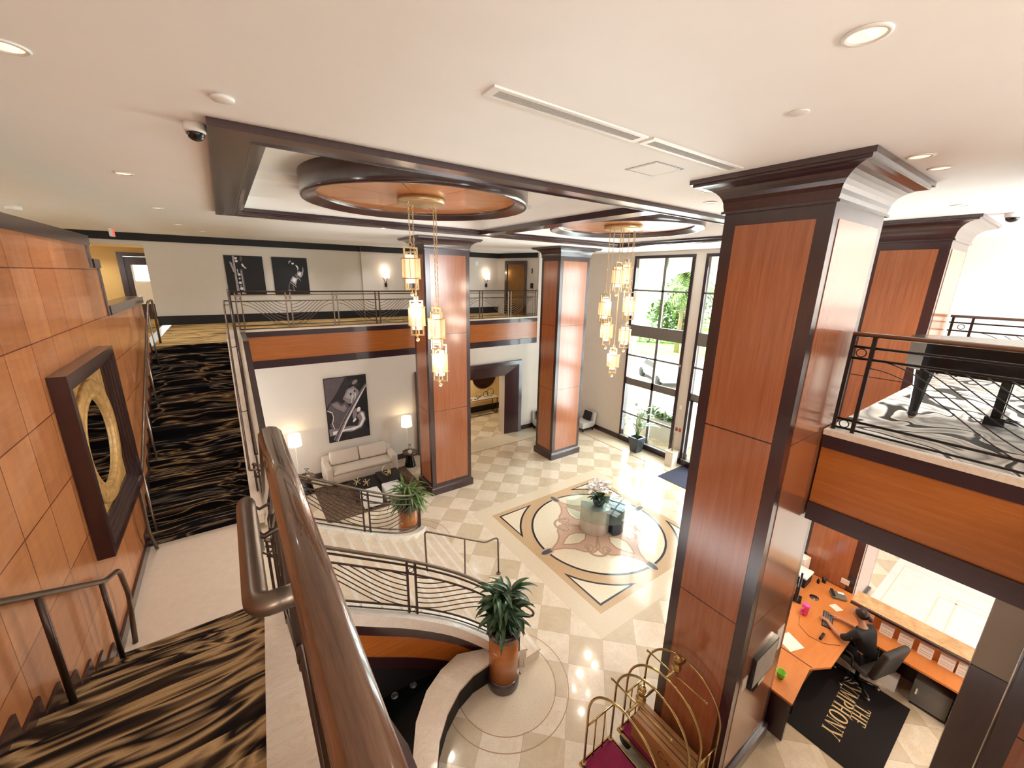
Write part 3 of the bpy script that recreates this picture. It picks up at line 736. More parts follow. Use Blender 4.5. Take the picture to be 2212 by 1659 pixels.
t = root('stair_post_handrail', 'bronze post handrail along the left side of the far carpeted flight', 'handrail', (hx, 9, 3.5))
R = (M-LZ)/14; rz2 = lambda y: 6.56-.80-(11.0-y)*.575
mb = MB(); mb.tube(bend([(hx,11.9,M),(hx,11.9,rz2(11.3)),(hx,11.3,rz2(11.3)),(hx,7.5,rz2(7.5)),(hx,7.05,rz2(7.5)-.05),(hx,7.02,LZ+.40),(hx,7.25,LZ)], .10, 6), .022, 12); mb.build('rail', MT['bronze'], t)
for y in (11.02, 9.83, 8.66, 7.45):
    mb = MB(); mb.tube([(hx,y,tread_z(far_nos,y,1)),(hx,y,rz2(y))], .015, 8); mb.build('post', MT['steel'], t)
# bridge railings around the piano
balustrade('bridge_balustrade', 'dark bronze wave railing on the piano bridge, in front of the piano', [(5.40,1.40,M+.01),(5.40,-6.0,M+.01)], [.10,1.72,3.3,4.9,6.5], rods=(.93,.81,.13), gap=.17, mrail='railwood', rtop=.03, mt='blackbronze', rw=.006, rr_=.014, pw=.034)
balustrade('bridge_balustrade', 'dark bronze railing on the far edge of the piano bridge, behind the piano', [(10.58,1.44,M),(10.58,-6.0,M)], [.16,1.8,3.4,5.0,6.6], rods=(.95,.81,.13), gap=.24, mrail='railwood', rtop=.03, mt='blackbronze', pw=.034)

# ------------------------------------------------------------------ chandeliers
def canopy_disc(label, cx, r):
    t = root('ceiling_medallion', label, 'ceiling medallion', (cx, CY, CZ+.04))
    z = CZ+.05
    mb = MB(); pr = [(r-.02,z+.31),(r,z+.31),(r,z+.03),(r-.015,z),(r-.05,z),(r-.06,z+.02),(r-.10,z+.02),(r-.11,z+.04),(r-.15,z+.04),(r-.16,z+.06),(r-.20,z+.06),(r-.21,z+.08),(r-.21,z+.31)]
    mb.lathe(pr+[pr[0]], (cx,CY,0), 72); mb.build('ring', MT['dark'], t)
    mb = MB(); n = 8
    for kk in range(n):
        a0 = 2*pi*kk/n+.006+.2; a1 = 2*pi*(kk+1)/n-.006+.2
        poly = [(cx,CY)]+[(cx+(r-.2)*cos(a0+(a1-a0)*i/9), CY+(r-.2)*sin(a0+(a1-a0)*i/9)) for i in range(10)]
        mb.prism(poly, z+.10, z+.13)
    mb.build('veneer', MT['veneer'], t); return t
canopy_disc('round cherry ceiling medallion with dark ring above the four-lantern chandelier', 2.70, 1.69)
canopy_disc('round cherry ceiling medallion with dark ring above the seven-lantern chandelier', 7.52, 1.66)
def lantern(t, x, y, zt, zb, ztop, rot):
    H = zt-zb; xf = Matrix.Translation((x,y,zb)) @ Matrix.Rotation(rot, 4, 'Z')
    W = .12; w = .022
    mb = MB(xf)
    for s_ in (-1, 1): mb.box(s_*W-w/2, s_*W+w/2, -w/2, w/2, 0, H)
    mb.box(-W, W, -w/2, w/2, H-w, H); mb.box(-W, W, -w/2, w/2, 0, w)
    W2 = .10
    for s_ in (-1, 1): mb.box(-w/2, w/2, s_*W2-w/2, s_*W2+w/2, 0, H*.9)
    mb.box(-w/2, w/2, -W2, W2, 0, w); mb.box(-w/2, w/2, -W2, W2, H*.9-w, H*.9)
    for z in (H*.27, H*.73):
        mb.tube([(.142*cos(2*pi*k/20), .142*sin(2*pi*k/20), z) for k in range(20)], .008, 6, closed=True)
    for k in range(4):
        a = pi/4+k*pi/2; mb.tube([(.142*cos(a), .142*sin(a), H*.27), (.142*cos(a), .142*sin(a), H*.73)], .005, 5)
    mb.tube([(0,0,H-.01),(0,0,H*.80)], .012, 6)
    fr = mb.build('lantern', MT['gold'], t)
    mb = MB(xf); mb.lathe([(.138,H*.275),(.138,H*.725)], (0,0,0), 24); mb.build('outer_shade', MT['sheer'], fr, fix=False)
    mb = MB(xf); mb.lathe([(.082,H*.16),(.082,H*.82)], (0,0,0), 20); mb.build('inner_shade', MT['shade'], fr, fix=False)
    mb = MB(xf); mb.sphere((0,0,H*.5), .045, 0, 10); mb.build('bulb', MT['bulb'], fr)
    mb = MB(xf); mb.tube([(0,0,0),(0,0,-.04)], .008, 5); mb.sphere((0,0,-.065), .033, 0, 12); mb.build('finial', MT['gold'], fr)
    mb = MB(xf); mb.tube([(.035*cos(2*pi*k/14), 0, H+.035+.035*sin(2*pi*k/14)) for k in range(14)], .007, 5, closed=True); mb.build('ring', MT['gold'], fr)
    # chain of links
    mb = MB(); z = zb+H+.07; i = 0
    while z < ztop-.01:
        q = []
        for k in range(8):
            a = 2*pi*k/8; u = .011*cos(a); q.append((x+(u if i % 2 else 0), y+(0 if i % 2 else u), z+.024+.028*sin(a)))
        mb.tube(q, .0042, 4, closed=True); z += .046; i += 1
    mb.build('chain', MT['gold'], t)
    lt = bpy.data.lights.new('lantern_light', 'POINT'); lt.energy = 15; lt.color = (1,.90,.77); lt.shadow_soft_size = .08
    lo = bpy.data.objects.new('lantern_light', lt); COL.objects.link(lo); lo.parent = t; lo.location = Vector((x,y,zb-.18))-ORG[t]
def chandelier(label, cx, cy, r, ls):
    z = CZ+.10; t = root('lantern_chandelier', label, 'chandelier', (cx, cy, z))
    mb = MB(); mb.lathe([(r-.03,z+.05),(r,z+.05),(r,z-.02),(r-.02,z-.035),(.001,z-.035)], (cx,cy,0), 40); mb.build('canopy', MT['gold'], t)
    for i, (x, y, a, b) in enumerate(ls): lantern(t, x, y, E+a, E+b, z-.03, .3+i*.7)
chandelier('gold chandelier of four glowing lanterns in front of the left cherry column', 2.68, 6.33, .36, [(2.42,6.2,.42,-.22),(2.58,6.45,-.33,-.98),(2.82,6.2,-.50,-1.19),(2.975,6.45,-1.157,-1.826)])
chandelier('gold chandelier of seven small lanterns hanging before the tall window', 7.50, 6.43, .42, [(7.18,6.2,.37,-.27),(7.81,6.5,.45,-.2),(7.11,6.45,-.33,-.98),(7.83,6.35,-.28,-.93),(7.21,6.42,-.85,-1.5),(7.72,6.3,-1.0,-1.6),(7.40,6.32,-1.57,-2.18)])
# ------------------------------------------------------------------ floor inlays (part of the floor)
FX, FY = 7.46, CY
def circ(r, n=64, a0=0, a1=2*pi, c=(FX,FY)): return [(c[0]+r*cos(a0+(a1-a0)*i/n), c[1]+r*sin(a0+(a1-a0)*i/n)) for i in range(n+(0 if abs(a1-a0-2*pi) < 1e-6 else 1))]
def band2(pts, w, z, mb, mi, closed=False):
    mb.sweep([(p[0],p[1],z) for p in pts], [(-w/2,-.0012),(-w/2,0),(w/2,0),(w/2,-.0012)], closed=closed, mi=mi)
mats = [MT[k] for k in ('t_border','t_tan','t_cream','t_dark','t_pink','t_line','t_blue')]
mb = MB(); H = 2.07
mb.box(FX-H-.42, FX+H+.42, FY-H-.42, FY+H+.42, 0, .0015, 0)
mb.box(FX-H, FX+H, FY-H, FY+H, 0, .003, 1)
mb.prism(circ(1.74, 72), 0, .0044, 2); band2(circ(1.76, 72), .055, .0052, mb, 3, True)
for kq in range(4):
    a = pi/4+kq*pi/2
    def rt(u, v): return (FX+u*cos(kq*pi/2)-v*sin(kq*pi/2), FY+u*sin(kq*pi/2)+v*cos(kq*pi/2))
    # corner triangles with a concave side
    o = 1.90; arc = [(2.08*cos(b), 2.08*sin(b)) for b in [radians(27+36*i/10) for i in range(11)]]
    tri = [(o,o)]+[(max(-o,min(o,p[0])), max(-o,min(o,p[1]))) for p in arc[::-1]]
    tri = [(o,o)]+[(2.08*cos(b),2.08*sin(b)) for b in [radians(65.9-41.8*i/14) for i in range(15)]]
    mb.prism([rt(*p) for p in tri][::-1], 0, .0042, 2); band2([rt(*p) for p in tri], .05, .005, mb, 3, True)
    # lens ornaments on the circle
    lens = [(1.76+.17*cos(b) if True else 0, .075*sin(b)) for b in [2*pi*i/16 for i in range(16)]]
    mb.prism([rt(*p) for p in [(1.76+.22*cos(2*pi*i/12), .12*sin(2*pi*i/12)) for i in range(12)]], 0, .0056, 1)
    mb.prism([rt(*p) for p in lens], 0, .0064, 6)
    # petals: a pink flame pointing outwards with a cream almond and scroll lines
    pet = [(.12,.0),(.30,.30),(.55,.62),(.80,.66),(.98,.50),(1.10,.30),(1.30,.14),(1.62,.0)]
    pet = pet+[(p[0],-p[1]) for p in pet[-2:0:-1]]
    mb.prism([rt(*p) for p in pet][::-1], 0, .0054+.00012*kq, 4); band2([rt(*p) for p in pet], .045, .0062+.00012*kq, mb, 5, True)
    alm = [(.42,0),(.62,.17),(.85,.20),(1.05,.12),(1.25,0),(1.05,-.12),(.85,-.20),(.62,-.17)]
    mb.prism([rt(*p) for p in alm][::-1], 0, .0068, 2); band2([rt(*p) for p in alm], .035, .0075, mb, 5, True)
    for s_ in (-1, 1):
        sp = [(.80+(.20-.014*i)*cos(.5*i+1), s_*(.44+(.20-.014*i)*sin(.5*i+1)*.8)) for i in range(13)]
        band2([rt(*p) for p in sp], .03, .0068, mb, 5)
    c0 = (.72*cos(pi/4)*1.25, .72*sin(pi/4)*1.25); lp = [(c0[0]+.25*cos(b), c0[1]+.25*sin(b)) for b in [radians(-60+210*i/14) for i in range(15)]]
    band2([rt(*p) for p in lp], .07, .0064, mb, 5)
mb.prism(circ(.30, 32), 0, .0068, 1)
mb.build('floor_medallion', mats, floor, fix=False)
mb = MB()
for cyy, sg in ((4.25, -1), (CY*2-4.25, 1)):
    for r in (.82, 1.035): band2(circ(r, 60, c=(3.0, cyy)), .014, .0016, mb, 5, True)
mb.prism(circ(.80, 48, c=(3.0,4.25)), 0, .0008, 0); mb.prism(circ(.80, 48, c=(3.0,CY*2-4.25)), 0, .0008, 0)
# plain border stones along the walls
mb.box(5.0, WX-.02, YB-1.0, YB-.03, 0, .0008, 0); mb.box(WX-.9, WX-.03, 3, YB-1.0, 0, .0008, 0); band2([(5.0,YB-1.0),(WX-.9,YB-1.0),(WX-.9,3)], .05, .0016, mb, 5)
mb.build('floor_border', mats, floor, fix=False)
mb = MB(); mb.box(9.3, WX-.03, -6, 1.4, 0, .002, 0)
for o_ in (0, .26): band2([(9.4,.56-o_),(11.9+o_*.8,.56-o_),(11.9+o_*.8,-5.5)], .03, .0028, mb, 1)
band2([(9.4,1.25),(12.6,1.25),(12.6,-5.5)], .02, .0028, mb, 1)
mb.build('floor_side_lobby', [MT['sidefloor'], MT['t_border']], floor, fix=False)

# ------------------------------------------------------------------ sunken black pool beside the stair
curb_in = [(.55,1.6),(.75,2.4),(.95,3.0),(1.17,3.73),(1.42,4.22),(1.72,4.55),(2.05,4.74),(2.40,4.84),(2.88,4.66)]
curb_out = [(.85,1.6),(1.05,2.4),(1.24,3.0),(1.44,3.55),(1.60,3.82),(1.85,4.08),(2.15,4.28),(2.45,4.38),(2.80,4.40)]
t = root('pool_curb', 'curved cream marble curb with black face around the dark pool beside the stair', 'curb', (1.6, 3.7, 0))
mb = MB(); mb.prism(curb_in+curb_out[::-1], .39, .43); mb.build('marble_top', MT['marble'], t)
ins = [(a[0]+(b[0]-a[0])*.1, a[1]+(b[1]-a[1])*.1) for a, b in zip(curb_in, curb_out)]; out_ = [(a[0]+(b[0]-a[0])*.93, a[1]+(b[1]-a[1])*.93) for a, b in zip(curb_in, curb_out)]
mb = MB(); mb.prism(ins+out_[::-1], 0, .389); mb.build('curb_face', MT['blackmat'], t)
poolm = NT('dark_still_water'); MT['pool'] = poolm.set('060707', .25, spec=.25)
t = root('dark_pool', 'black still pool with round underwater lights below the marble stair', 'pool', (1.2, 4.2, 0))
mb = MB(); mb.prism([(-.05,1.0),(.50,1.0)]+ins[:-1]+[(2.62,4.93),(2.2,5.05),(1.2,5.2),(-.05,5.2)], .001, .03); mb.build('water', MT['pool'], t)
for x, y in ((1.383,5.079-.02),(1.694,5.079-.02),(1.16,3.95)):
    mb = MB(); mb.tube([(x+.05*cos(2*pi*k/20), y+.05*sin(2*pi*k/20), .034) for k in range(20)], .006, 5, closed=True); mb.lathe([(.048,.031),(.048,.034),(.001,.034)], (x,y,0), 16, 1); mb.build('pool_light', [MT['steel'], MT['pot']], t)
mb = MB(); mb.bar((1.085,5.14,.036),(1.80,5.13,.036), .012); mb.build('pipe', MT['steel'], t)

# ------------------------------------------------------------------ planters and plants
def planter(label, x, y):
    t = root('cylinder_planter', label, 'planter', (x, y, 0)); r = .245
    mb = MB(); mb.lathe([(r*.98,.16),(r*.98,1.05)], (x,y,0), 40); mb.lathe([(r*.9,.16),(r*.9,1.05)], (x,y,0), 40); mb.build('drum', MT['oak'], t)
    mb = MB(); mb.lathe([(r+.015,0),(r+.02,.02),(r+.02,.17),(r+.005,.19),(0.001,.19)], (x,y,0), 40); mb.build('base_band', MT['dark'], t)
    mb = MB(); mb.lathe([(r-.04,1.03),(r+.02,1.03),(r+.03,1.06),(r+.03,1.13),(r+.01,1.15),(r-.03,1.15),(r-.05,1.10),(r-.05,1.03)], (x,y,0), 40); mb.build('rim', MT['dark'], t)
    mb = MB(); mb.lathe([(r-.05,1.06),(.1,1.08),(.001,1.085)], (x,y,0), 24); mb.build('soil', MT['soil'], t)
    return t
def dracaena(label, x, y, z, mt, n=85, h=.65, L=.46, seed=1, w=.062):
    rn = random.Random(seed); t = root('dracaena_plant', label, 'plant', (x, y, z))
    mb = MB(); stems = []
    for i in range(6):
        a = rn.uniform(0, 2*pi); hh = h*rn.uniform(.35, 1); tx, ty = .13*cos(a), .13*sin(a); stems.append((tx, ty, hh))
        mb.tube([(x+tx*.4,y+ty*.4,z-.02),(x+tx*.8,y+ty*.8,z+hh*.5),(x+tx,y+ty,z+hh)], .013, 6)
    mb.build('stems', MT['trunk'], t); mb = MB()
    for i in range(n):
        tx, ty, hh = stems[i % 6]; kk = rn.uniform(.25, 1); az = rn.uniform(0, 2*pi); el = rn.uniform(.1, 1.25)*(.5+.5*kk)
        mb.leaf((x+tx*kk, y+ty*kk, z+hh*kk), az, el, L*rn.uniform(.65, 1.15), w*rn.uniform(.75, 1.25), rn.uniform(.9, 2.0), 7, twist=rn.uniform(-.5, .5))
    mb.build('foliage', MT[mt], t, fix=False); return t
planter('tall round wood planter with dark rims beside the pool curb, nearest the viewer', 2.975, 4.31)
dracaena('dark green leafy plant in the tall round planter nearest the viewer', 2.975, 4.31, 1.085, 'leaf', 170, .82, .44, 3, .078)
planter('tall round wood planter behind the curved far stair railing', 3.0, 8.62)
dracaena('bright green arching plant in the planter behind the far stair railing', 3.0, 8.62, 1.085, 'leafb', 120, .55, .62, 5, .055)

# ------------------------------------------------------------------ medallion table with orchids
t = root('glass_table', 'round glass table on silver and dark half-drum bases over the floor medallion', 'table', (7.41, 6.37, 0))
def halfdrum(c, R, a_dir, z0, z1, name, m, thick=.06):
    mb = MB(); n = 24; a0, a1 = a_dir-pi/2-.25, a_dir+pi/2+.25
    o = [(c[0]+R*cos(a0+(a1-a0)*i/n), c[1]+R*sin(a0+(a1-a0)*i/n)) for i in range(n+1)]
    mb.prism(o, z0, z1); mb.build(name, m, t)
halfdrum((7.42,6.50), .40, atan2(-.72,-.70), .008, .728, 'silver_base', MT['alu']); halfdrum((7.76,6.28), .38, atan2(-.35,.93), .008, .728, 'dark_base', MT['teal'])
mb = MB(); mb.lathe([(.001,.73),(.875,.73),(.885,.736),(.875,.742),(.001,.742)], (7.41,6.37,0), 64); mb.build('glass_top', MT['tabglass'], t)
t = root('orchid_pot', 'white orchids with glossy leaves in a dark teal pot on the glass table', 'potted plant', (7.44, 6.42, .7425)); ox, oy, oz = 7.44, 6.42, .7425
mb = MB(); mb.lathe([(.10,0),(.14,.03),(.17,.12),(.165,.18),(.13,.22),(.115,.22),(.11,.17),(.001,.17)], (ox,oy,oz), 28); mb.build('pot', MT['teal'], t)
rn = random.Random(4); mb = MB()
for i in range(20): mb.leaf((ox+rn.uniform(-.05,.05), oy+rn.uniform(-.05,.05), oz+.18), i*.41+rn.uniform(-.2,.2), rn.uniform(.2,.9), rn.uniform(.26,.40), .09, rn.uniform(.6,1.3), 6)
mb.build('leaves', MT['leaf'], t, fix=False); mb = MB(); fl = MB()
for i in range(12):
    az = i*2*pi/12+rn.uniform(-.2,.2); R = rn.uniform(.16,.46); pts = []
    for k in range(9):
        u = k/8; pts.append((ox+cos(az)*R*u**1.7, oy+sin(az)*R*u**1.7, oz+.18+.70*u-.30*max(0,u-.5)*2))
    mb.tube(pts, .004, 5)
    for k in range(7):
        p = pts[4+k*4//7]; c = Vector(p)+Vector((rn.uniform(-.09,.09), rn.uniform(-.09,.09), rn.uniform(-.10,.07))); ph = rn.uniform(0,6)
        for q in range(5):
            a = ph+q*2*pi/5; fl.leaf(c, a, rn.uniform(-.2,.7), .07, .06, .4, 3, fold=.1)
mb.build('stems', MT['leafb'], t); fl.build('blossoms', MT['petal'], t, fix=False)
# ------------------------------------------------------------------ lounge under the far mezzanine
t = root('sofa', 'beige three-arm-width fabric sofa with two back cushions below the violin picture', 'sofa', (2.98, 12.97, 0))
t['label'] = 'long beige fabric sofa with two back cushions below the violin picture'
mb = MB(); mb.rbox(1.86, 4.10, 12.54, 13.38, .10, .40, .04); mb.build('base', MT['cream'], t)
mb = MB(); mb.rbox(2.05, 3.91, 12.50, 13.15, .401, .53, .06); mb.build('seat_cushion', MT['cream'], t)
mb = MB(); mb.rbox(1.86, 4.10, 13.14, 13.40, .35, .80, .06); mb.build('backrest', MT['cream'], t)
for x0, x1 in ((1.84, 2.06), (3.90, 4.12)):
    mb = MB(); mb.rbox(x0, x1, 12.53, 13.39, .08, .66, .05); mb.build('armrest', MT['cream'], t)
for x0, x1 in ((2.07, 2.97), (2.99, 3.89)):
    mb = MB(Matrix.Translation((0,13.10,.53)) @ Matrix.Rotation(radians(-14),4,'X') @ Matrix.Translation((0,-13.10,-.53))); mb.rbox(x0, x1, 12.96, 13.14, .53, .98, .07); mb.build('back_cushion', MT['cream'], t)
for x in (1.92, 4.04):
    for y in (12.62, 13.3):
        mb = MB(); mb.box(x-.03, x+.03, y-.03, y+.03, 0, .10); mb.build('foot', MT['black'], t)
mb = MB(); mb.box(1.47, 4.42, 10.60, 12.80, .001, .012); tag(mb.build('rug', MT['rug']), 'brown woven rug under the coffee tables and sofa', 'rug')
def ctable(label, x0, x1, y0, y1, h, name='coffee_table'):
    t = root(name, label, 'coffee table', ((x0+x1)/2, (y0+y1)/2, .012))
    mb = MB(); mb.rbox(x0, x1, y0, y1, h-.05, h, .012); mb.build('top', MT['blackmat'], t)
    for x in (x0+.02, x1-.14):
        mb = MB(); mb.box(x, x+.12, y0+.02, y1-.02, .012, h-.051); mb.build('leg', MT['railwood'], t)
    return t
ctable('low black coffee table holding the two gold jacks', 2.36, 3.16, 11.22, 12.05, .36)
ctable('higher black coffee table holding the gold rings', 3.18, 3.86, 11.25, 12.0, .46)
def jack(label, x, y, z, rz):
    xf = Matrix.Translation((x,y,z)) @ Matrix.Rotation(rz,4,'Z'); mb = MB(xf); r = .11
    d = [Vector((1,1,1)),Vector((-1,-1,1)),Vector((1,-1,1)),Vector((-1,1,1))]
    for v in d:
        v = v.normalized()*r; mb.tube([Vector((0,0,.075))+v, Vector((0,0,.075))-v], .011, 6); mb.sphere(Vector((0,0,.075))+v, .017, 0, 8); mb.sphere(Vector((0,0,.075))-v, .017, 0, 8)
    return tag(mb.build('jack_ornament', MT['gold']), label, 'ornament', 'gold jacks on the low coffee table')
jack('gold jack ornament on the low coffee table, the one nearer the sofa arm', 2.55, 11.72, .368, .2); jack('gold jack ornament on the low coffee table, the one nearer the gold rings', 2.78, 11.52, .368, .9)
t = root('ring_sculpture', 'interlocked gold rings sculpture on the higher black coffee table', 'ornament', (3.45, 11.68, .46))
for c, r, tilt, rz in (((3.45,11.7,.46+.15),.145,radians(84),.3),((3.52,11.62,.46+.10),.095,radians(70),1.2),((3.42,11.58,.46+.085),.08,radians(75),2.2)):
    xf = Matrix.Translation(c) @ Matrix.Rotation(rz,4,'Z') @ Matrix.Rotation(tilt,4,'X'); mb = MB(xf); mb.tube([(r*cos(2*pi*k/28), r*sin(2*pi*k/28), 0) for k in range(28)], .011, 6, closed=True, flat=1.6); mb.build('ring', MT['gold'], t)
def ottoman(label, x0, y0, s=.52, h=.42):
    t = root('ottoman', label, 'ottoman', (x0+s/2, y0+s/2, .012), 'white cube ottomans on the rug')
    mb = MB(); mb.rbox(x0, x0+s, y0, y0+s, .05, h, .035); mb.build('cushion', MT['whitefab'], t)
    mb = MB(); mb.box(x0+.03, x0+s-.03, y0+.03, y0+s-.03, .012, .051); mb.build('base', MT['black'], t)
ottoman('white cube ottoman on the rug, seen between the rail posts', 2.48, 10.68); ottoman('white cube ottoman on the rug, half behind the bright green plant', 3.14, 10.74)
def side_table(label, x, y):
    t = root('side_table', label, 'side table', (x, y, 0), 'black pedestal side tables by the sofa')
    mb = MB(); mb.lathe([(.20,0),(.19,.05),(.15,.25),(.11,.42),(.12,.46)], (x,y,0), 24); mb.build('pedestal', MT['black'], t)
    mb = MB(); mb.lathe([(.10,.461),(.24,.49),(.25,.55),(.235,.55),(.22,.52),(.001,.52)], (x,y,0), 28); mb.build('top', MT['railwood'], t)
side_table('black pedestal side table left of the sofa behind the stair railing', 1.30, 12.70); side_table('black pedestal side table right of the sofa beside the column', 4.62, 12.75)
def sculpt(label, x, y):
    t = root('knot_sculpture', label, 'ornament', (x,y,.52), 'wire knot sculptures on the side tables')
    mb = MB(); mb.box(x-.05,x+.05,y-.05,y+.05,.52,.62); mb.build('block', MT['white'], t)
    mb = MB(); q = []
    for k in range(41):
        a = 2*pi*k/40; q.append((x+.055*sin(2*a), y+.02*cos(3*a), .63+.13+.12*sin(a)*1.0+.03*cos(2*a)))
    mb.tube(q, .007, 5); mb.tube([(x,y,.61),(x,y,.68)], .007, 5); mb.build('wire', MT['black'], t)
sculpt('black wire knot sculpture on the left side table', 1.33, 12.58); sculpt('black wire knot sculpture on a white block on the right side table', 4.60, 12.66)
def floor_lamp(label, x, y, zt):
    t = root('floor_lamp', label, 'lamp', (x,y,0), 'white drum floor lamps beside the sofa')
    mb = MB(); mb.lathe([(.15,0),(.15,.02),(.02,.03),(.001,.03)], (x,y,0), 24); mb.build('base', MT['white'], t)
    mb = MB(); mb.tube([(x,y,.02),(x,y,zt-.1)], .011, 8); mb.build('pole', MT['white'], t)
    mb = MB(); mb.lathe([(.19,zt-.36),(.17,zt)], (x,y,0), 28); mb.build('lamp_shade', MT['shade'], t, fix=False)
    mb = MB(); mb.sphere((x,y,zt-.18), .04); mb.build('bulb', MT['bulb'], t)
    lt = light('lamp_light', 'POINT', (x,y,zt-.10), 14, (1,.74,.42), shadow_soft_size=.06); lt.parent = t; lt.location = Vector((x,y,zt-.02))-ORG[t]
floor_lamp('white floor lamp with lit drum shade left of the sofa', 1.16, 13.12, 1.80); floor_lamp('white floor lamp with lit drum shade right of the sofa beside the dark portal edge', 4.68, 13.08, 1.74)

# ------------------------------------------------------------------ pictures
def art(name, label, x0, x1, z0, z1, y, shapes, mats, frame=.015, group=None):
    t = root(name, label, 'picture', ((x0+x1)/2, y, z0), group)
    mb = MB(); mb.box(x0, x1, y-.04, y-.001, z0, z1); mb.build('canvas_edge', MT['a_black'], t)
    mb = MB(); w, h = x1-x0, z1-z0; o = (x0, y-.04, z0)
    mb.slab([(frame,frame),(w-frame,frame),(w-frame,h-frame),(frame,h-frame)], o, (1,0,0), (0,0,1), 0, .001, 0)
    for i, (mi, poly) in enumerate(shapes):
        poly = [(min(w-frame,max(frame,p[0]*w)), min(h-frame,max(frame,p[1]*h))) for p in poly]
        mb.slab(poly, o, (1,0,0), (0,0,1), .001, .0015+.00025*i, mi)
    mb.build('print', [MT[m] for m in mats], t, fix=False); return t
def ell(cx, cy, a, b, rot=0, n=20, a0=0, a1=2*pi): return [(cx+a*cos(q)*cos(rot)-b*sin(q)*sin(rot), cy+a*cos(q)*sin(rot)+b*sin(q)*cos(rot)) for q in [a0+(a1-a0)*i/n for i in range(n)]]
def stroke(pts, w): 
    P = [Vector((p[0],p[1],0)) for p in pts]; a = []; b = []
    for i, p in enumerate(P):
        d = (P[min(i+1,len(P)-1)]-P[max(i-1,0)]).normalized(); nrm = Vector((-d.y,d.x,0)); ww = w[i] if isinstance(w, list) else w
        a.append((p.x+nrm.x*ww/2, p.y+nrm.y*ww/2)); b.append((p.x-nrm.x*ww/2, p.y-nrm.y*ww/2))
    return a+b[::-1]
V = [(2,[(0,1),(0,.55),(.25,.75),(.5,1)]), (1,[(.55,1),(1,1),(1,.1),(.75,.3),(.6,.6)]),
     (2,[(.03,.52),(.12,.62),(.28,.64),(.38,.58),(.46,.62),(.55,.52),(.50,.34),(.40,.20),(.25,.14),(.08,.22),(.02,.36)]),
     (3,[(.14,.60),(.26,.62),(.34,.55),(.44,.57),(.48,.50),(.40,.45),(.30,.50),(.20,.54)]),
     (0,[(.02,.50),(.10,.46),(.13,.40),(.10,.32),(.02,.28)]), (4,stroke([(.02,.51),(.13,.47),(.15,.39),(.11,.30),(.14,.22),(.20,.16)],.014)),
     (3,[(.40,.66),(.52,.80),(.68,.84),(.80,.76),(.78,.66),(.66,.56),(.52,.58)]), (5,[(.46,.68),(.55,.78),(.68,.80),(.74,.72),(.62,.63)]),
     (0,[(.52,.85),(.60,.95),(.76,.94),(.84,.84),(.74,.82),(.64,.86)]), (3,ell(.72,.90,.07,.03,.3)), (0,ell(.60,.72,.022,.02)), (0,ell(.70,.76,.02,.018)),
     (4,stroke([(.64,.70),(.60,.58)],.012)), (4,stroke([(.72,.72),(.68,.60)],.012)),
     (3,[(.02,.10),(.30,.14),(.55,.12),(.80,.16),(.92,.28),(.90,.40),(.80,.44),(.70,.36),(.76,.28),(.70,.20),(.50,.22),(.30,.20),(.02,.22)]),
     (4,[(.10,.11),(.40,.15),(.62,.14),(.80,.19),(.90,.30),(.86,.40),(.79,.40),(.84,.30),(.74,.20),(.50,.18),(.10,.17)]), (4,ell(.76,.46,.05,.035,.5)), (3,ell(.66,.40,.05,.09,-.5)), (4,ell(.64,.30,.05,.02,.5)),
     (3,stroke([(.14,.0),(.42,.32),(.78,.66),(.99,.84)],[.12,.10,.075,.05])), (4,stroke([(.20,.0),(.46,.32),(.80,.655),(.99,.825)],[.03,.025,.02,.012])), (0,stroke([(.115,.0),(.40,.33),(.76,.67),(.99,.855)],[.025,.02,.015,.01]))]
art('violin_picture', 'large black and white violin close-up picture on the wall above the sofa', 2.18, 3.49, E-5.385, E-3.21, YB, V, ['a_dk','a_black','a_mid','a_str','a_wh','a_lt'])
Cn = [(2,stroke([(.24,.99),(.24,.0)],.05)), (1,stroke([(.40,.66),(.42,.0)],.07)), (2,stroke([(.395,.62),(.41,.0)],.03)), (3,ell(.30,.93,.035,.03)), (3,ell(.31,.86,.035,.03)), (2,stroke([(.14,.84),(.20,.60),(.27,.55)],.03)), (2,stroke([(.17,.82),(.22,.62)],.02)), (1,stroke([(.44,.98),(.42,.86)],.05)), (3,stroke([(.44,.80),(.50,.70),(.54,.68)],.03)), (3,stroke([(.43,.78),(.47,.72)],.03)),
      (3,stroke([(.30,.66),(.31,.55)],.02)), (3,ell(.33,.52,.04,.035)), (3,ell(.33,.42,.025,.025)), (3,ell(.33,.31,.04,.035)), (2,ell(.335,.23,.025,.02)), (3,ell(.345,.16,.04,.04)), (3,ell(.36,.05,.025,.025)), (2,stroke([(.25,.5),(.27,.02)],.03))]
art('clarinet_picture', 'black picture of a silver-keyed woodwind on the far mezzanine wall, left one', .115, 1.14, E-.70, E+.50, YM, Cn, ['a_black','a_mid','a_lt','a_wh'], group='music pictures on the far mezzanine wall')
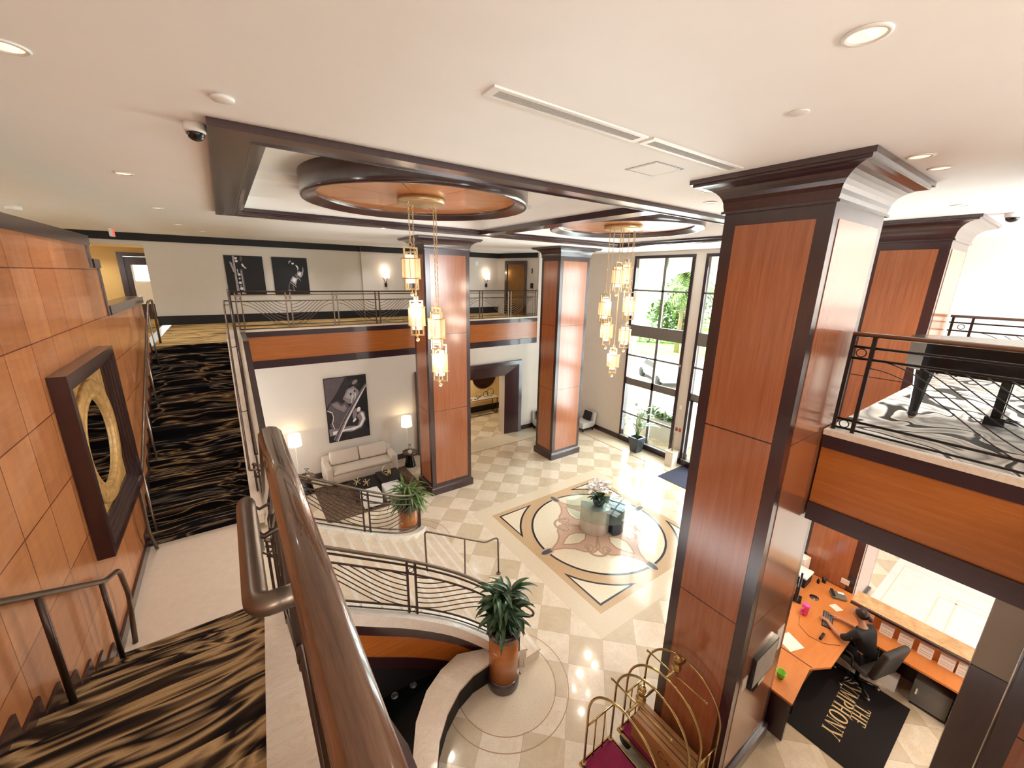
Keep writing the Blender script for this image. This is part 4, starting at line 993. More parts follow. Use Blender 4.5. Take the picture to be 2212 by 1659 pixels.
Sc = [(3,stroke([(.46,.84),(.50,.90),(.54,.91)],[.01,.03,.01])), (3,ell(.58,.84,.035,.025)), (3,stroke([(.66,.80),(.70,.76),(.72,.70),(.69,.66)],[.02,.05,.025,.01])), (2,stroke([(.86,.76),(.86,.66),(.82,.54),(.76,.46)],[.01,.03,.04,.02])), (2,[(.70,.64),(.82,.62),(.76,.46),(.66,.54)]), (3,[(.72,.60),(.80,.60),(.76,.50),(.70,.54)]), (2,stroke([(.62,.54),(.76,.38)],.02)), (2,[(.54,.50),(.68,.44),(.60,.26),(.46,.38)]), (3,[(.56,.46),(.64,.42),(.58,.32),(.52,.38)]), (2,stroke([(.44,.34),(.62,.20)],.02)), (1,stroke([(.42,.30),(.38,.10)],.03)), (1,stroke([(.52,.24),(.54,.08)],.04)), (2,ell(.42,.11,.04,.015)), (2,ell(.54,.10,.04,.015))]
art('scroll_picture', 'black picture of an instrument scroll on the far mezzanine wall, right one', 1.40, 2.44, E-.70, E+.50, YM, Sc, ['a_black','a_mid','a_lt','a_wh'], group='music pictures on the far mezzanine wall')

# ------------------------------------------------------------------ deep mirror frame on the panelled wall
t = root('oval_mirror', 'oval gilt mirror in a deep dark square box frame on the panelled stair wall', 'mirror', (XW, 6.3, 3.6)); y0, y1, z0, z1, dp = 5.35, 7.35, E-2.93, E-.97, .135
mb = MB(); q = [(y0,y1,z0,z1,0,dp,.0,.02)]
mb.box(XW+.001, XW+dp, y0, y0+.09, z0, z1); mb.box(XW+.001, XW+dp, y1-.09, y1, z0, z1); mb.box(XW+.001, XW+dp, y0+.09, y1-.09, z1-.09, z1); mb.box(XW+.001, XW+dp, y0+.09, y1-.09, z0, z0+.09); mb.build('box_frame', MT['dark'], t)
mb = MB()
for i in range(4):
    a = .09+.035*i; d = dp-.02-.026*i; e = a+.036
    for (ya,yb,za,zb) in ((y0+a,y0+e,z0+a,z1-a),(y1-e,y1-a,z0+a,z1-a),(y0+e,y1-e,z1-e,z1-a),(y0+e,y1-e,z0+a,z0+e)): mb.box(XW+.001, XW+d, ya, yb, za, zb)
mb.build('stepped_lining', MT['dark'], t)
yc, zc = (y0+y1)/2, (z0+z1)/2; a_, b_ = (y1-y0)/2-.25, (z1-z0)/2-.25
mb = MB(); mb.box(XW+.001, XW+.012, y0+.23, y1-.23, z0+.23, z1-.23); mb.build('backing', MT['goldleaf'], t)
def ering(fr, prof, name, m):
    mb = MB(); vs = []; n = 48
    for r, x in prof:
        for k_ in range(n): vs.append((XW+x, yc+(a_*fr+r)*cos(2*pi*k_/n), zc+(b_*fr+r)*sin(2*pi*k_/n)))
    fs = [(i*n+k_, i*n+(k_+1) % n, (i+1)*n+(k_+1) % n, (i+1)*n+k_) for i in range(len(prof)-1) for k_ in range(n)]
    mb.add(vs, fs, 0, True); mb.build(name, m, t)
ering(1.0, [(.0,.012),(.0,.035),(-.02,.05),(-.12,.055),(-.15,.045),(-.165,.03),(-.18,.05),(-.215,.05),(-.235,.02),(-.24,.012)], 'gilt_ring', MT['goldleaf'])
mb = MB(); mb.slab(ell(yc, zc, a_-.235, b_-.235, 0, 48), (XW,0,0), (0,1,0), (0,0,1), .0125, .016); mb.build('mirror_glass', MT['mirror'], t)

# ------------------------------------------------------------------ far mezzanine wall fittings
def sconce(label, x, y):
    z = E-.02; t = root('wall_sconce', label, 'wall lamp', (x, y, z-.3), 'lit wall sconces on the far mezzanine')
    mb = MB(); mb.lathe([(.12,z-.10),(.12,z+.16)], (x,y-.125,0), 18, 0, pi, 2*pi); mb.build('lamp_shade', MT['sconce'], t, fix=False)
    mb = MB(); mb.tube([(x-.07,y-.02,z-.10),(x-.04,y-.05,z-.2),(x,y-.05,z-.30)], .010, 6); mb.tube([(x+.07,y-.02,z-.10),(x+.04,y-.05,z-.2),(x,y-.05,z-.30)], .010, 6); mb.box(x-.035, x+.035, y-.08, y-.001, z-.42, z-.28); mb.tube([(x-.11,y-.001,z-.08),(x-.11,y-.13,z-.08),(x+.11,y-.13,z-.08),(x+.11,y-.001,z-.08)], .008, 5); mb.build('bracket', MT['blackmat'], t)
    lt = light('sconce_light', 'POINT', (0,0,0), 2.2, (1,.84,.7), shadow_soft_size=.05); lt.parent = t; lt.location = Vector((x,y-.16,z+.22))-ORG[t]
sconce('lit white wall sconce on the far mezzanine left of the lantern cluster', 5.08, YM-.1); sconce('lit white wall sconce on the far mezzanine beside the elevator', 9.55, YM-.1)
u = Vector((.55,-2.24,0)).normalized(); nn = Vector((-u.y*-1, u.x*-1, 0)); nn = Vector((-.971,-.238,0))
o0 = Vector((10.2,YM-.1,0))
t = root('elevator_door', 'bronze elevator door in a dark frame on the far mezzanine', 'elevator', tuple(o0+u*1.15+Vector((0,0,M))))
def ebox(a, b, z0, z1, d0, d1, nm, m):
    mb = MB(); q = [o0+u*a+nn*d0, o0+u*b+nn*d0, o0+u*b+nn*d1, o0+u*a+nn*d1]; mb.prism([(p.x,p.y) for p in q], z0, z1); return mb.build(nm, m, t)
ebox(.45,.57,M,7.24,.002,.06,'frame_jamb',MT['dark']); ebox(1.55,1.67,M,7.24,.002,.06,'frame_jamb',MT['dark']); ebox(.57,1.55,7.1,7.24,.002,.06,'frame_head',MT['dark'])
MT['bronzedoor'] = plain('bronze_door', '8A6236', .28, .1, 3, metal=.8)
ebox(.57,1.059,M,7.099,.002,.02,'door_leaf',MT['bronzedoor']); ebox(1.061,1.55,M,7.099,.002,.02,'door_leaf',MT['bronzedoor'])
def wplate(label, cat, a, z, w, h, m, nm):
    mb = MB(); q = [o0+u*(a-w/2)+nn*.001, o0+u*(a+w/2)+nn*.001, o0+u*(a+w/2)+nn*.015, o0+u*(a-w/2)+nn*.015]; mb.prism([(p.x,p.y) for p in q], z-h/2, z+h/2); tag(mb.build(nm, m), label, cat)
wplate('small black call button plate right of the elevator door', 'call button', 1.95, M+1.25, .14, .22, MT['blackmat'], 'call_button_plate'); wplate('narrow black floor indicator above the elevator call button', 'indicator', 1.95, M+1.85, .05, .2, MT['blackmat'], 'floor_indicator')
mb = MB(); mb.box(9.0,9.16,YM-.115,YM-.101,7.02,7.2); tag(mb.build('wall_speaker', MT['white']), 'pale square plate high on the wall left of the elevator sconce', 'wall plate')
mb = MB(); mb.box(5.83,5.93,YM-.115,YM-.101,E-.52,E-.36); tag(mb.build('switch_plate', MT['blackmat']), 'small black switch plate on the far mezzanine wall beside the lantern cluster', 'switch')
t = root('exit_sign', 'small white exit sign hanging below the far mezzanine ceiling', 'sign', (-2.12, 14.4, CZ)); mb = MB(); mb.box(-2.14,-2.08,14.3,14.62,CZ-.20,CZ-.01); mb.box(-2.12,-2.10,14.44,14.48,CZ-.01,CZ); mb.build('housing', MT['white'], t)
mb = MB()
def strokes(S, o, U, V, w, d0, d1, mi=0):
    for a, b in S:
        mb.slab(stroke([a, b], w), o, U, V, d0, d1, mi)
EX = {'E':[((0,0),(0,1)),((0,1),(.6,1)),((0,.5),(.5,.5)),((0,0),(.6,0))],'X':[((0,0),(.6,1)),((0,1),(.6,0))],'I':[((.3,0),(.3,1))],'T':[((.3,0),(.3,1)),((0,1),(.6,1))]}
for i, ch in enumerate('EXIT'): strokes([((p[0]*.10+i*.075, p[1]*.11),(q[0]*.10+i*.075, q[1]*.11)) for p, q in EX[ch]], (-2.079, 14.32, CZ-.16), (0,1,0), (0,0,1), .016, .0, .003)
mb.build('lettering', MT['exit'], t)

# ------------------------------------------------------------------ alcove seen through the portal
t = root('console_table', 'slim console table with bronze frame seen through the portal', 'console table', (9.6, 16.2, 0))
mb = MB(); mb.box(8.75, 10.42, 15.95, 16.45, .82, .85); mb.build('top', MT['marblew'], t)
for x in (8.78, 10.39):
    mb = MB(); mb.bar((x,15.98,0),(x,15.98,.82),.03); mb.bar((x,16.42,0),(x,16.42,.82),.03); mb.bar((x,15.98,.015),(x,16.42,.015),.03); mb.build('leg', MT['bronzedk'], t)
mb = MB(); mb.bar((8.78,15.98,.015),(10.39,15.98,.015),.03); mb.bar((8.78,15.98,.805),(10.39,15.98,.805),.03); mb.build('stretcher', MT['bronzedk'], t)
t = root('round_mirror', 'round dark wall mirror above the console table behind the portal', 'mirror', (10.0, 16.58, 1.2)); mb = MB(); mb.slab(ell(10.0, 1.85, .66, .66, 0, 40), (0,16.595,0), (1,0,0), (0,0,1), 0, .02); mb.build('glass', plain('dark_mirror','3A2420',.1,.05,2,metal=.6), t)
mb = MB(); mb.tube([(10.0+.67*cos(2*pi*k/44), 16.575, 1.85+.67*sin(2*pi*k/44)) for k in range(44)], .018, 6, closed=True); mb.build('rim', MT['bronzedk'], t)
t = root('ring_ornament', 'pair of dark metal rings on the console table', 'ornament', (10.0,16.2,.85))
for x, r in ((10.12,.19),(9.86,.13)):
    mb = MB(); mb.tube([(x+r*cos(2*pi*k/30), 16.2, .862+r+r*sin(2*pi*k/30)) for k in range(30)], .014, 6, closed=True); mb.build('ring', MT['bronzedk'], t)
t = root('fan_ornament', 'gold ginkgo leaf ornament on the console table', 'ornament', (9.45,16.22,.85)); mb = MB()
for k in range(9):
    a = radians(25+130*k/8); mb.tube([(9.5,16.22,.85),(9.5+.20*cos(a),16.22,.85+.20*sin(a))], [.006,.028], 5)
mb.build('fan', MT['gold'], t)
for i, x in enumerate((9.0,9.2,9.34)):
    mb = MB(); mb.lathe([(.045,.851),(.05,.87),(.001,.885)], (x,16.08,0), 14); tag(mb.build('stone_bowl', MT['blackmat']), ['small dark dish on the console table, leftmost of three','small dark dish on the console table, middle of three','small dark dish on the console table, nearest the gold ornament'][i], 'dish', 'small dark dishes on the console table')

# ------------------------------------------------------------------ chairs and things by the window
def slipper(label, xf):
    t = root('slipper_chair', label, 'chair', tuple(xf @ Vector((0,0,0))), 'pale armless chairs by the far wall')
    mb = MB(xf); mb.rbox(-.32,.32,-.36,.30,.16,.43,.04); mb.build('seat', MT['greyfab'], t)
    mb = MB(xf @ Matrix.Translation((0,.30,.2)) @ Matrix.Rotation(radians(-10),4,'X')); mb.rbox(-.32,.32,-.06,.08,0,.62,.05); mb.build('backrest', MT['greyfab'], t)
    mb = MB(xf @ Matrix.Translation((0,.16,.44)) @ Matrix.Rotation(radians(-16),4,'X')); mb.rbox(-.22,.22,-.06,.05,0,.40,.04); mb.build('cushion', MT['charfab'], t)
    mb = MB(xf); mb.box(-.31,.31,-.34,.32,.10,.161); mb.build('plinth', MT['black'], t)
    for x in (-.26,.26):
        for y in (-.30,.30):
            mb = MB(xf); mb.box(x-.025,x+.025,y-.025,y+.025,0,.101); mb.build('leg', MT['black'], t)
slipper('pale armless chair with dark cushion right of the second far column', Matrix.Translation((12.45,12.0,0)) @ Matrix.Rotation(radians(-90),4,'Z'))
slipper('pale armless chair with dark cushion half hidden left of the second far column', Matrix.Translation((10.85,12.95,0)) @ Matrix.Rotation(radians(-8),4,'Z'))
t = root('square_pot', 'tapered charcoal pot of the broad-leaved plant by the window', 'pot', (12.5,9.15,0))
mb = MB(); 
vs = [(12.5+sx*w_,9.15+sy*w_,z_) for w_, z_ in ((.15,0),(.24,.62),(.19,.62),(.18,.5)) for sx, sy in ((-1,-1),(1,-1),(1,1),(-1,1))]
mb.add(vs, [(3,2,1,0)]+[(i*4+j, i*4+(j+1) % 4, i*4+4+(j+1) % 4, i*4+4+j) for i in range(3) for j in range(4)]+[(12,13,14,15)]); mb.build('pot_body', MT['pot'], t)
rn = random.Random(9); t = root('broadleaf_plant', 'tall plant with broad paddle leaves standing before the window', 'plant', (12.5,9.15,.5)); mb = MB(); ml = MB()
for i in range(17):
    az = i*2.4+rn.uniform(-.3,.3); hh = rn.uniform(.35,1.15) if i > 3 else 1.25; rr_ = rn.uniform(.06,.30); tip = (12.5+rr_*cos(az)*.8, 9.15+rr_*sin(az)*1.3, .52+hh)
    mb.tube([(12.5+.03*cos(az),9.15+.03*sin(az),.50),(12.5+rr_*.4*cos(az),9.15+rr_*.4*sin(az),.5+hh*.6),tip], .010, 5)
    ml.leaf(tip, az, rn.uniform(.0,1.1), rn.uniform(.38,.6), rn.uniform(.15,.22), rn.uniform(.6,1.7), 7, fold=.15)
mb.build('stalks', MT['leafb'], t); ml.build('leaves', MT['leafg'], t, fix=False)
t = root('tall_box_planter', 'cream square box stand with a dark pole beside the window', 'planter', (12.62,7.68,0)); x, y = 12.62, 7.68
mb = MB(); mb.box(x-.16,x+.16,y-.15,y+.15,0,.52); mb.build('box', MT['cream'] if False else MT['marblew'], t)
mb = MB(); mb.box(x-.18,x+.18,y-.17,y+.17,.521,.55); mb.build('lid', MT['marble'], t); mb = MB(); mb.tube([(x,y,.55),(x,y,1.25)], .02, 8); mb.build('pole', MT['trunk'], t)
mb = MB(); mb.box(11.45,12.9,5.3,7.38,.001,.014); tag(mb.build('door_mat', MT['navymat']), 'dark blue grey mat lying before the entrance door', 'mat')
mb = MB(); mb.box(WX-.02,WX-.001,7.78,7.86,E-5.35,E-5.22); tag(mb.build('dark_button_plate', MT['railwood']), 'small dark plate on the narrow wall between the windows', 'wall plate')
mb = MB(); mb.box(WX-.02,WX-.001,7.65,7.73,E-5.35,E-5.22); tag(mb.build('red_call_point', plain('red_plastic','C8442E',.4,.05,6)), 'small red call point on the narrow wall between the windows', 'call point')
mb = MB(); mb.box(WX-.02,WX-.001,7.71,7.81,E-4.5,E-4.34); tag(mb.build('pale_switch_plate', MT['white']), 'pale switch plate on the narrow wall above the red call point', 'switch')

# ------------------------------------------------------------------ ceiling fittings
DLS = []
def downlight(label, x, y, r=.085, lit=True):
    t = root('downlight', label, 'downlight', (x,y,CZ), 'recessed round downlights'); z = CZ
    mb = MB(); mb.lathe([(r*.76,z-.002),(r*.8,z-.010),(r,z-.008),(r*1.02,z-.001)], (x,y,0), 28); mb.build('trim_ring', MT['white'], t)
    mb = MB(); mb.lathe([(r*.77,z-.003),(r*.5,z-.0022),(.0005,z-.002)], (x,y,0), 24); mb.build('reflector', MT['dlit' if lit else 'dunlit'], t, fix=False)
    DLS.append((t, x, y)); return t
MT['dlit'] = emis('glowing_reflector', 'FFE2BC', .95); MT['dunlit'] = plain('satin_reflector', 'D8CFC0', .3, .03, 5, metal=.4)
for lab, x, y in (('large lit downlight at the upper right, nearest the viewer', 2.32, .79), ('downlight cut by the left edge of the picture', -.69, 3.18), ('small downlight left of the coffer, above the stairs', -.72, 6.27), ('left of two downlights beside the big column capital', 4.72, 1.07), ('right of two downlights beside the big column capital', 5.31, 1.05),
                  ('tiny downlight above the far flight, left of the coffer corner', -.73, 9.23), ('tiny downlight over the far mezzanine, nearer the clarinet picture', -.65, 12.1), ('tiny downlight over the far mezzanine, farther along toward the pictures', -.27, 13.7), ('tiny downlight over the bridge beyond the big capital', 7.87, 1.28), ('tiny downlight over the bridge at the right edge', 7.63, .62),
                  ('downlight near the big capital, left of its cove', 4.72, 2.82), ('downlight seen between capital cove and second coffer', 5.38, 3.2), ('unseen fill downlight added in the hall behind the panelled parapet, nearest', -4.2, 3.0), ('unseen fill downlight added in the hall behind the panelled parapet, farther', -4.2, 8.0), ('far mezzanine downlight above the left sconce', 4.4, 14.6), ('far mezzanine downlight before the elevator', 8.2, 14.6), ('far mezzanine downlight above the picture pair', 1.9, 14.6)): downlight(lab, x, y)  # the two hall downlights are unseen, added to brighten the hall ceiling
def disc(name, label, x, y, r, h, cat):
    mb = MB(); mb.lathe([(r*.9,CZ-h),(r,CZ-h*.7),(r,CZ-.0005)], (x,y,0), 28); tag(mb.build(name, MT['white']), label, cat)
disc('smoke_detector', 'white round smoke detector near the coffer corner', .142, 3.24, .062, .02, 'smoke detector'); disc('ceiling_cover', 'white round ceiling cover plate above the big column', 3.0, 1.29, .055, .008, 'cover plate'); disc('smoke_detector', 'white domed detector above the panelled wall at the left edge', -2.7, 10.69, .1, .07, 'smoke detector')
def dome(label, x, y, r):
    t = root('dome_camera', label, 'security camera', (x,y,CZ)); mb = MB(); mb.lathe([(r*.8,CZ-.06),(r,CZ-.05),(r*1.02,CZ-.001)], (x,y,0), 28); mb.build('housing', MT['white'], t)
    mb = MB(); mb.lathe([(r*.82,CZ-.061)]+[(r*.82*cos(a),CZ-.061-r*.75*sin(a)) for a in [pi/2*i/7 for i in range(1,8)]], (x,y,0), 28); mb.build('dome', MT['black'], t)
dome('dark dome camera on the ceiling beside the coffer corner', -.02, 3.90, .068); dome('dark dome camera on the ceiling at the right edge beyond the second capital', 9.2, .94, .085)
def slot(label, x0, x1, y0, y1):
    t = root('slot_diffuser', label, 'air vent', ((x0+x1)/2,(y0+y1)/2,CZ), 'linear ceiling air diffusers'); z = CZ
    mb = MB(); w = .028
    for a in ((x0,x1,y0,y0+w),(x0,x1,y1-w,y1),(x0,x0+.05,y0+w,y1-w),(x1-.05,x1,y0+w,y1-w)): mb.box(a[0],a[1],a[2],a[3],z-.012,z-.0005)
    mb.build('frame', MT['white'], t)
    mb = MB(); mb.box(x0+.05,x1-.05,y0+w,y1-w,z-.003,z-.0006); mb.build('backing', MT['grey'], t)
    for i in range(6):
        yy = y0+w+(y1-y0-2*w)*(i+.5)/6; mb = MB(); mb.box(x0+.05,x1-.05,yy-.0035,yy+.0035,z-.010,z-.0035); mb.build('slat', MT['greyfab'], t)
slot('long slotted air diffuser in the ceiling, left of the pair', 1.337, 2.65, 2.11, 2.25); slot('long slotted air diffuser in the ceiling, ending at the big capital', 2.70, 4.0, 2.10, 2.24)
t = root('access_panel', 'flush white square access panel in the ceiling left of the big capital', 'access panel', (3.43,2.64,CZ)); mb = MB(); mb.box(3.26,3.62,2.49,2.79,CZ-.006,CZ-.0005); mb.build('panel', MT['ceiling'], t); mb = MB(); mb.sweep([(3.24,2.47,0),(3.64,2.47,0),(3.64,2.81,0),(3.24,2.81,0)], [(-.006,CZ-.003),(.006,CZ-.003),(.006,CZ-.0005),(-.006,CZ-.0005)], closed=True); mb.build('reveal', MT['grey'], t)

# lamps under the slabs
def slab_lamp(label, x, y, z, e, col):
    t = root('ceiling_lamp', label, 'ceiling lamp', (x,y,z)); mb = MB(); mb.lathe([(.10,z-.02),(.12,z-.018),(.125,z-.0005)], (x,y,0), 24); mb.build('housing', MT['white'], t)
    mb = MB(); mb.lathe([(.001,z-.021),(.095,z-.0205)], (x,y,0), 20); mb.build('diffuser', MT['bulb'], t, fix=False)
    o = light('ceiling_lamp_light', 'SPOT', (0,0,0), e, col, spot_size=radians(150), spot_blend=.8, shadow_soft_size=.09); o.parent = t; o.location = Vector((x,y,z-.05))-ORG[t]
slab_lamp('round ceiling lamp under the piano bridge above the clerk', 7.3, .75, SB-.0, 95, (1,.80,.58)); slab_lamp('round ceiling lamp under the piano bridge above the far end of the desk', 8.7, 1.2, SB, 60, (1,.80,.58))
slab_lamp('round ceiling lamp in the alcove behind the portal', 8.6, 15.2, SB, 160, (1,.84,.62)); slab_lamp('unseen fill lamp added in the side lobby beyond the counter', 11.7, .9, CZ, 130, (1,.98,.94)); slab_lamp('unseen fill lamp added in the side lobby near the white end wall', 11.9, -2.2, CZ, 50, (1,.98,.94))  # side lobby lamps are unseen, added to brighten its floor and wall
slab_lamp('unseen fill lamp added in the yellow corridor behind the far left opening', -3.1, 17.1, 7.25, 45, (1,.86,.62))  # unseen lamp added to brighten the yellow wall
def globe(label, x, y, e):  # unseen globes added to lift the ceiling brightness
    t = root('fill_globe', label, 'fill lamp', (x,y,CZ)); mb = MB(); mb.lathe([(.07,CZ-.03),(.07,CZ-.0005)], (x,y,0), 18); mb.tube([(x,y,CZ-.02),(x,y,CZ-.55)], .008, 6); mb.build('cord', MT['gold'], t); mb = MB(); mb.sphere((x,y,CZ-.72), .17, 0, 20); mb.build('globe', MT['shade'], t)
    o = light('fill_globe_light', 'POINT', (0,0,0), e, (1,.97,.93), shadow_soft_size=.17); o.parent = t; o.location = Vector((x,y,CZ-.95))-ORG[t]
globe('unseen fill globe added in the left hall behind the parapet, nearer one', -5.2, 4.0, 70); globe('unseen fill globe added in the left hall behind the parapet, farther one', -5.2, 10.5, 70)
globe('unseen fill globe added over the near mezzanine behind the viewer, left one', -.4, -2.6, 110); globe('unseen fill globe added over the near mezzanine behind the viewer, right one', 2.2, -3.2, 110)
mb = MB(); mb.box(4.8, 11.4, YB+.42, 16.8, SB, SB+.1); struct(mb, 'ceiling_alcove', MT['ceiling'])
# ------------------------------------------------------------------ luggage carts
def cart(label, x0, x1, y0=1.50, y1=2.57):
    t = root('luggage_cart', label, 'luggage cart', ((x0+x1)/2,(y0+y1)/2,0), 'brass luggage carts by the big column'); xc = (x0+x1)/2; yc = (y0+y1)/2
    mb = MB(); mb.rbox(x0-.03,x1+.03,y0-.03,y1+.03,.235,.272,.012); mb.build('platform', MT['black'], t)
    mb = MB(); mb.rbox(x0-.01,x1+.01,y0-.01,y1+.01,.2725,.286,.006); mb.build('carpet_pad', MT['burg'], t)
    mb = MB(); mb.sweep([(x0-.035,y0-.035,.25),(x1+.035,y0-.035,.25),(x1+.035,y1+.035,.25),(x0-.035,y1+.035,.25)],[(-.004,-.012),(.012,-.012),(.012,.03),(-.004,.03)],closed=True); mb.build('bumper', MT['brass'], t)
    for x in (x0, x1):
        pts = [(x,y0,.286),(x,y0,1.2)]
        for k in range(1, 24):
            a = pi*k/24; pts.append((x, yc-(y1-y0)/2*cos(a), 1.2+.58*sin(a)))
        pts += [(x,y1,1.2),(x,y1,.286)]
        mb = MB(); mb.tube(pts, .0155, 10); mb.build('arch', MT['brass'], t)
        for y in (y0, y1):
            mb = MB(); mb.lathe([(.032,.286),(.03,.30),(.018,.315)], (x,y,0), 14); mb.build('collar', MT['gold'], t)
    for y in (y0, y1):
        mb = MB(); mb.tube([(x0,y,.95),(x1,y,.95)], .012, 8); mb.build('end_rail', MT['brass'], t)
        for q in (.33, .67):
            x = x0+(x1-x0)*q; mb = MB(); mb.tube([(x,y,.286),(x,y,.95)], .010, 8); mb.build('end_bar', MT['brass'], t)
    mb = MB(); mb.tube([(x0,yc,1.78),(x1,yc,1.78)], .016, 10); mb.build('crossbar', MT['brass'], t)
    mb = MB(); mb.tube([(xc,yc-.42,1.68),(xc,yc+.42,1.68)], .011, 8); mb.sphere((xc,yc-.42,1.68),.018); mb.sphere((xc,yc+.42,1.68),.018); mb.tube([(xc,yc,1.66),(xc,yc,1.78)], .012, 8); mb.build('hanging_bar', MT['brass'], t)
    mb = MB(); mb.lathe([(.055,1.765),(.06,1.79),(.06,1.83),(.05,1.86),(.035,1.875)], (xc,yc,0), 6, smooth=False); mb.lathe([(.033,1.87),(.026,1.89),(.04,1.915),(.05,1.95),(.04,1.985),(.015,2.0),(.001,2.002)], (xc,yc,0), 18); mb.build('finial', MT['brass'], t)
    for x in (x0+.04, x1-.04):
        for y in (y0+.06, y1-.06):
            mb = MB(); mb.tube([(x-.022,y,.095),(x+.022,y,.095)], .095, 18); mb.build('wheel', MT['blackmat'], t)
            mb = MB(); mb.box(x-.03,x+.03,y-.03,y+.03,.19,.236); mb.build('caster_fork', MT['steel'], t)
cart('brass luggage cart with burgundy carpet, the one farther from the big column', 3.11, 3.63); cart('brass luggage cart holding brown cardboard boxes against the big column', 3.87, 4.29)
def carton(label, x0, x1, y0, y1, z0, z1):
    t = root('cardboard_box', label, 'box', ((x0+x1)/2,(y0+y1)/2,z0), 'long brown boxes on the luggage cart')
    mb = MB(); mb.rbox(x0,x1,y0,y1,z0,z1,.006); mb.build('carton', MT['card'], t)
    mb = MB(); xm = (x0+x1)/2; mb.box(xm-.008,xm+.008,y0+.01,y1-.01,z1+.0003,z1+.0016); mb.build('seam_tape', MT['railwood'], t)
    return t
cb = carton('long brown cardboard box on the luggage cart, nearest the arches, with script on its side', 3.90, 4.04, 1.56, 2.44, .2865, .66); carton('long brown cardboard box on the luggage cart, against the big column', 4.09, 4.25, 1.56, 2.50, .2865, .60)
mb = MB(); U = Vector((0,-1,0)); o = Vector((3.8995,2.02,.46))
mb.slab(stroke([(.09,.10),(.05,.115),(.015,.08),(.01,.04),(.04,.01),(.09,.02)],.012), o, U, (0,0,1), .0002, .0012); mb.slab(stroke([(.16,.06),(.13,.065),(.115,.035),(.13,.012),(.16,.03),(.165,.06),(.165,.02),(.19,.01)],.010), o, U, (0,0,1), .0002, .0012); mb.build('script_lettering', MT['railwood'], cb)

# ------------------------------------------------------------------ reception under the piano bridge
dz = .75
t = root('reception_desk', 'orange wood reception desk between the big column and the next one', 'desk', (7.6,1.7,0))
poly = [(5.86,1.22),(6.70,1.30),(7.02,1.12),(8.10,1.12),(8.35,1.02),(9.20,1.02),(9.20,2.40),(5.86,2.40)]
mb = MB(); mb.prism(poly, dz-.035, dz); mb.build('worktop', MT['desk'], t)
mb = MB(); mb.prism([(p[0]+(.0), p[1]) for p in [(6.74,1.29),(6.76,1.28),(6.76,2.39),(6.74,2.39)]], dz+.0002, dz+.002); mb.build('seam', MT['railwood'], t)
mb = MB(); mb.box(5.87,9.19,2.36,2.40,0,dz-.036); mb.build('modesty_panel', MT['desk'], t)
for x in (5.87, 9.12):
    mb = MB(); mb.box(x,x+.05,1.24 if x < 6 else 1.1,2.35,0,dz-.036); mb.build('end_panel', MT['dark'], t)
mb = MB(); mb.box(6.42,6.46,1.32,2.35,0,dz-.036); mb.build('support_panel', MT['dark'], t)
t = root('reception_counter', 'stone topped reception counter with wooden ledge and paper trays behind the seated clerk', 'counter', (8.55,.6,0))
mb = MB(); mb.box(8.47,8.86,-.14,1.34,1.07,1.10); mb.build('stone_top', MT['granite'], t)
mb = MB(); mb.box(8.56,8.80,-.13,1.01,dz,1.069); mb.build('back_panel', MT['desk'], t)
mb = MB(); mb.box(8.12,8.80,-.13,1.01,dz-.035,dz-.001); mb.build('ledge', MT['desk'], t)
mb = MB(); mb.box(8.74,8.80,-.13,1.01,0,dz-.036); mb.build('front_panel', MT['dark'], t)
mb = MB(); mb.box(8.15,8.73,-.13,-.10,0,dz-.036); mb.build('end_panel', MT['dark'], t)
mb = MB(); mb.box(8.44,8.47,-.14,1.34,1.045,1.09); mb.build('edge_trim', MT['dark'], t)
labs = ['paper tray on the counter back panel, nearest the clerk','second paper tray from the clerk on the counter back panel','third paper tray from the clerk on the counter back panel','fourth paper tray from the clerk on the counter back panel','paper tray on the counter back panel, nearest the grey pier']
for i, y in enumerate((.82,.58,.34,.10,-.06)):
    w = .085 if i < 4 else .05
    tt = root('paper_tray', labs[i], 'paper tray', (8.54,y,dz), 'paper trays along the counter back panel')
    mb = MB(); mb.box(8.50,8.559,y-w,y+w,dz+.001,dz+.20); mb.build('papers', MT['paper'], tt)
    mb = MB()
    for zz in (.05,.09,.15): mb.box(8.4985,8.50,y-w+.01,y+w-.02,dz+zz,dz+zz+.004)
    mb.build('printed_lines', MT['grey'], tt)
tt = root('safe', 'dark grey safe box with pale handle under the counter ledge', 'safe', (8.45,.05,0)); mb = MB(); mb.rbox(8.22,8.7,-.09,.34,.05,.50,.012); mb.build('body', MT['grey'], tt); mb = MB(); mb.box(8.205,8.219,.27,.29,.24,.34); mb.build('handle', MT['paper'], tt); mb = MB(); mb.box(8.25,8.68,-.07,.32,0,.0495); mb.build('feet', MT['black'], tt)
tt = root('shelf_papers', 'white paper stack on the floor under the counter ledge', 'papers', (8.4,.6,0)); mb = MB(); mb.box(8.25,8.42,.50,.72,.0,.26); mb.build('stack', MT['paper'], tt)
def one(name, label, cat, m, fn, group=None):
    mb = MB(); fn(mb); return tag(mb.build(name, m), label, cat, group)
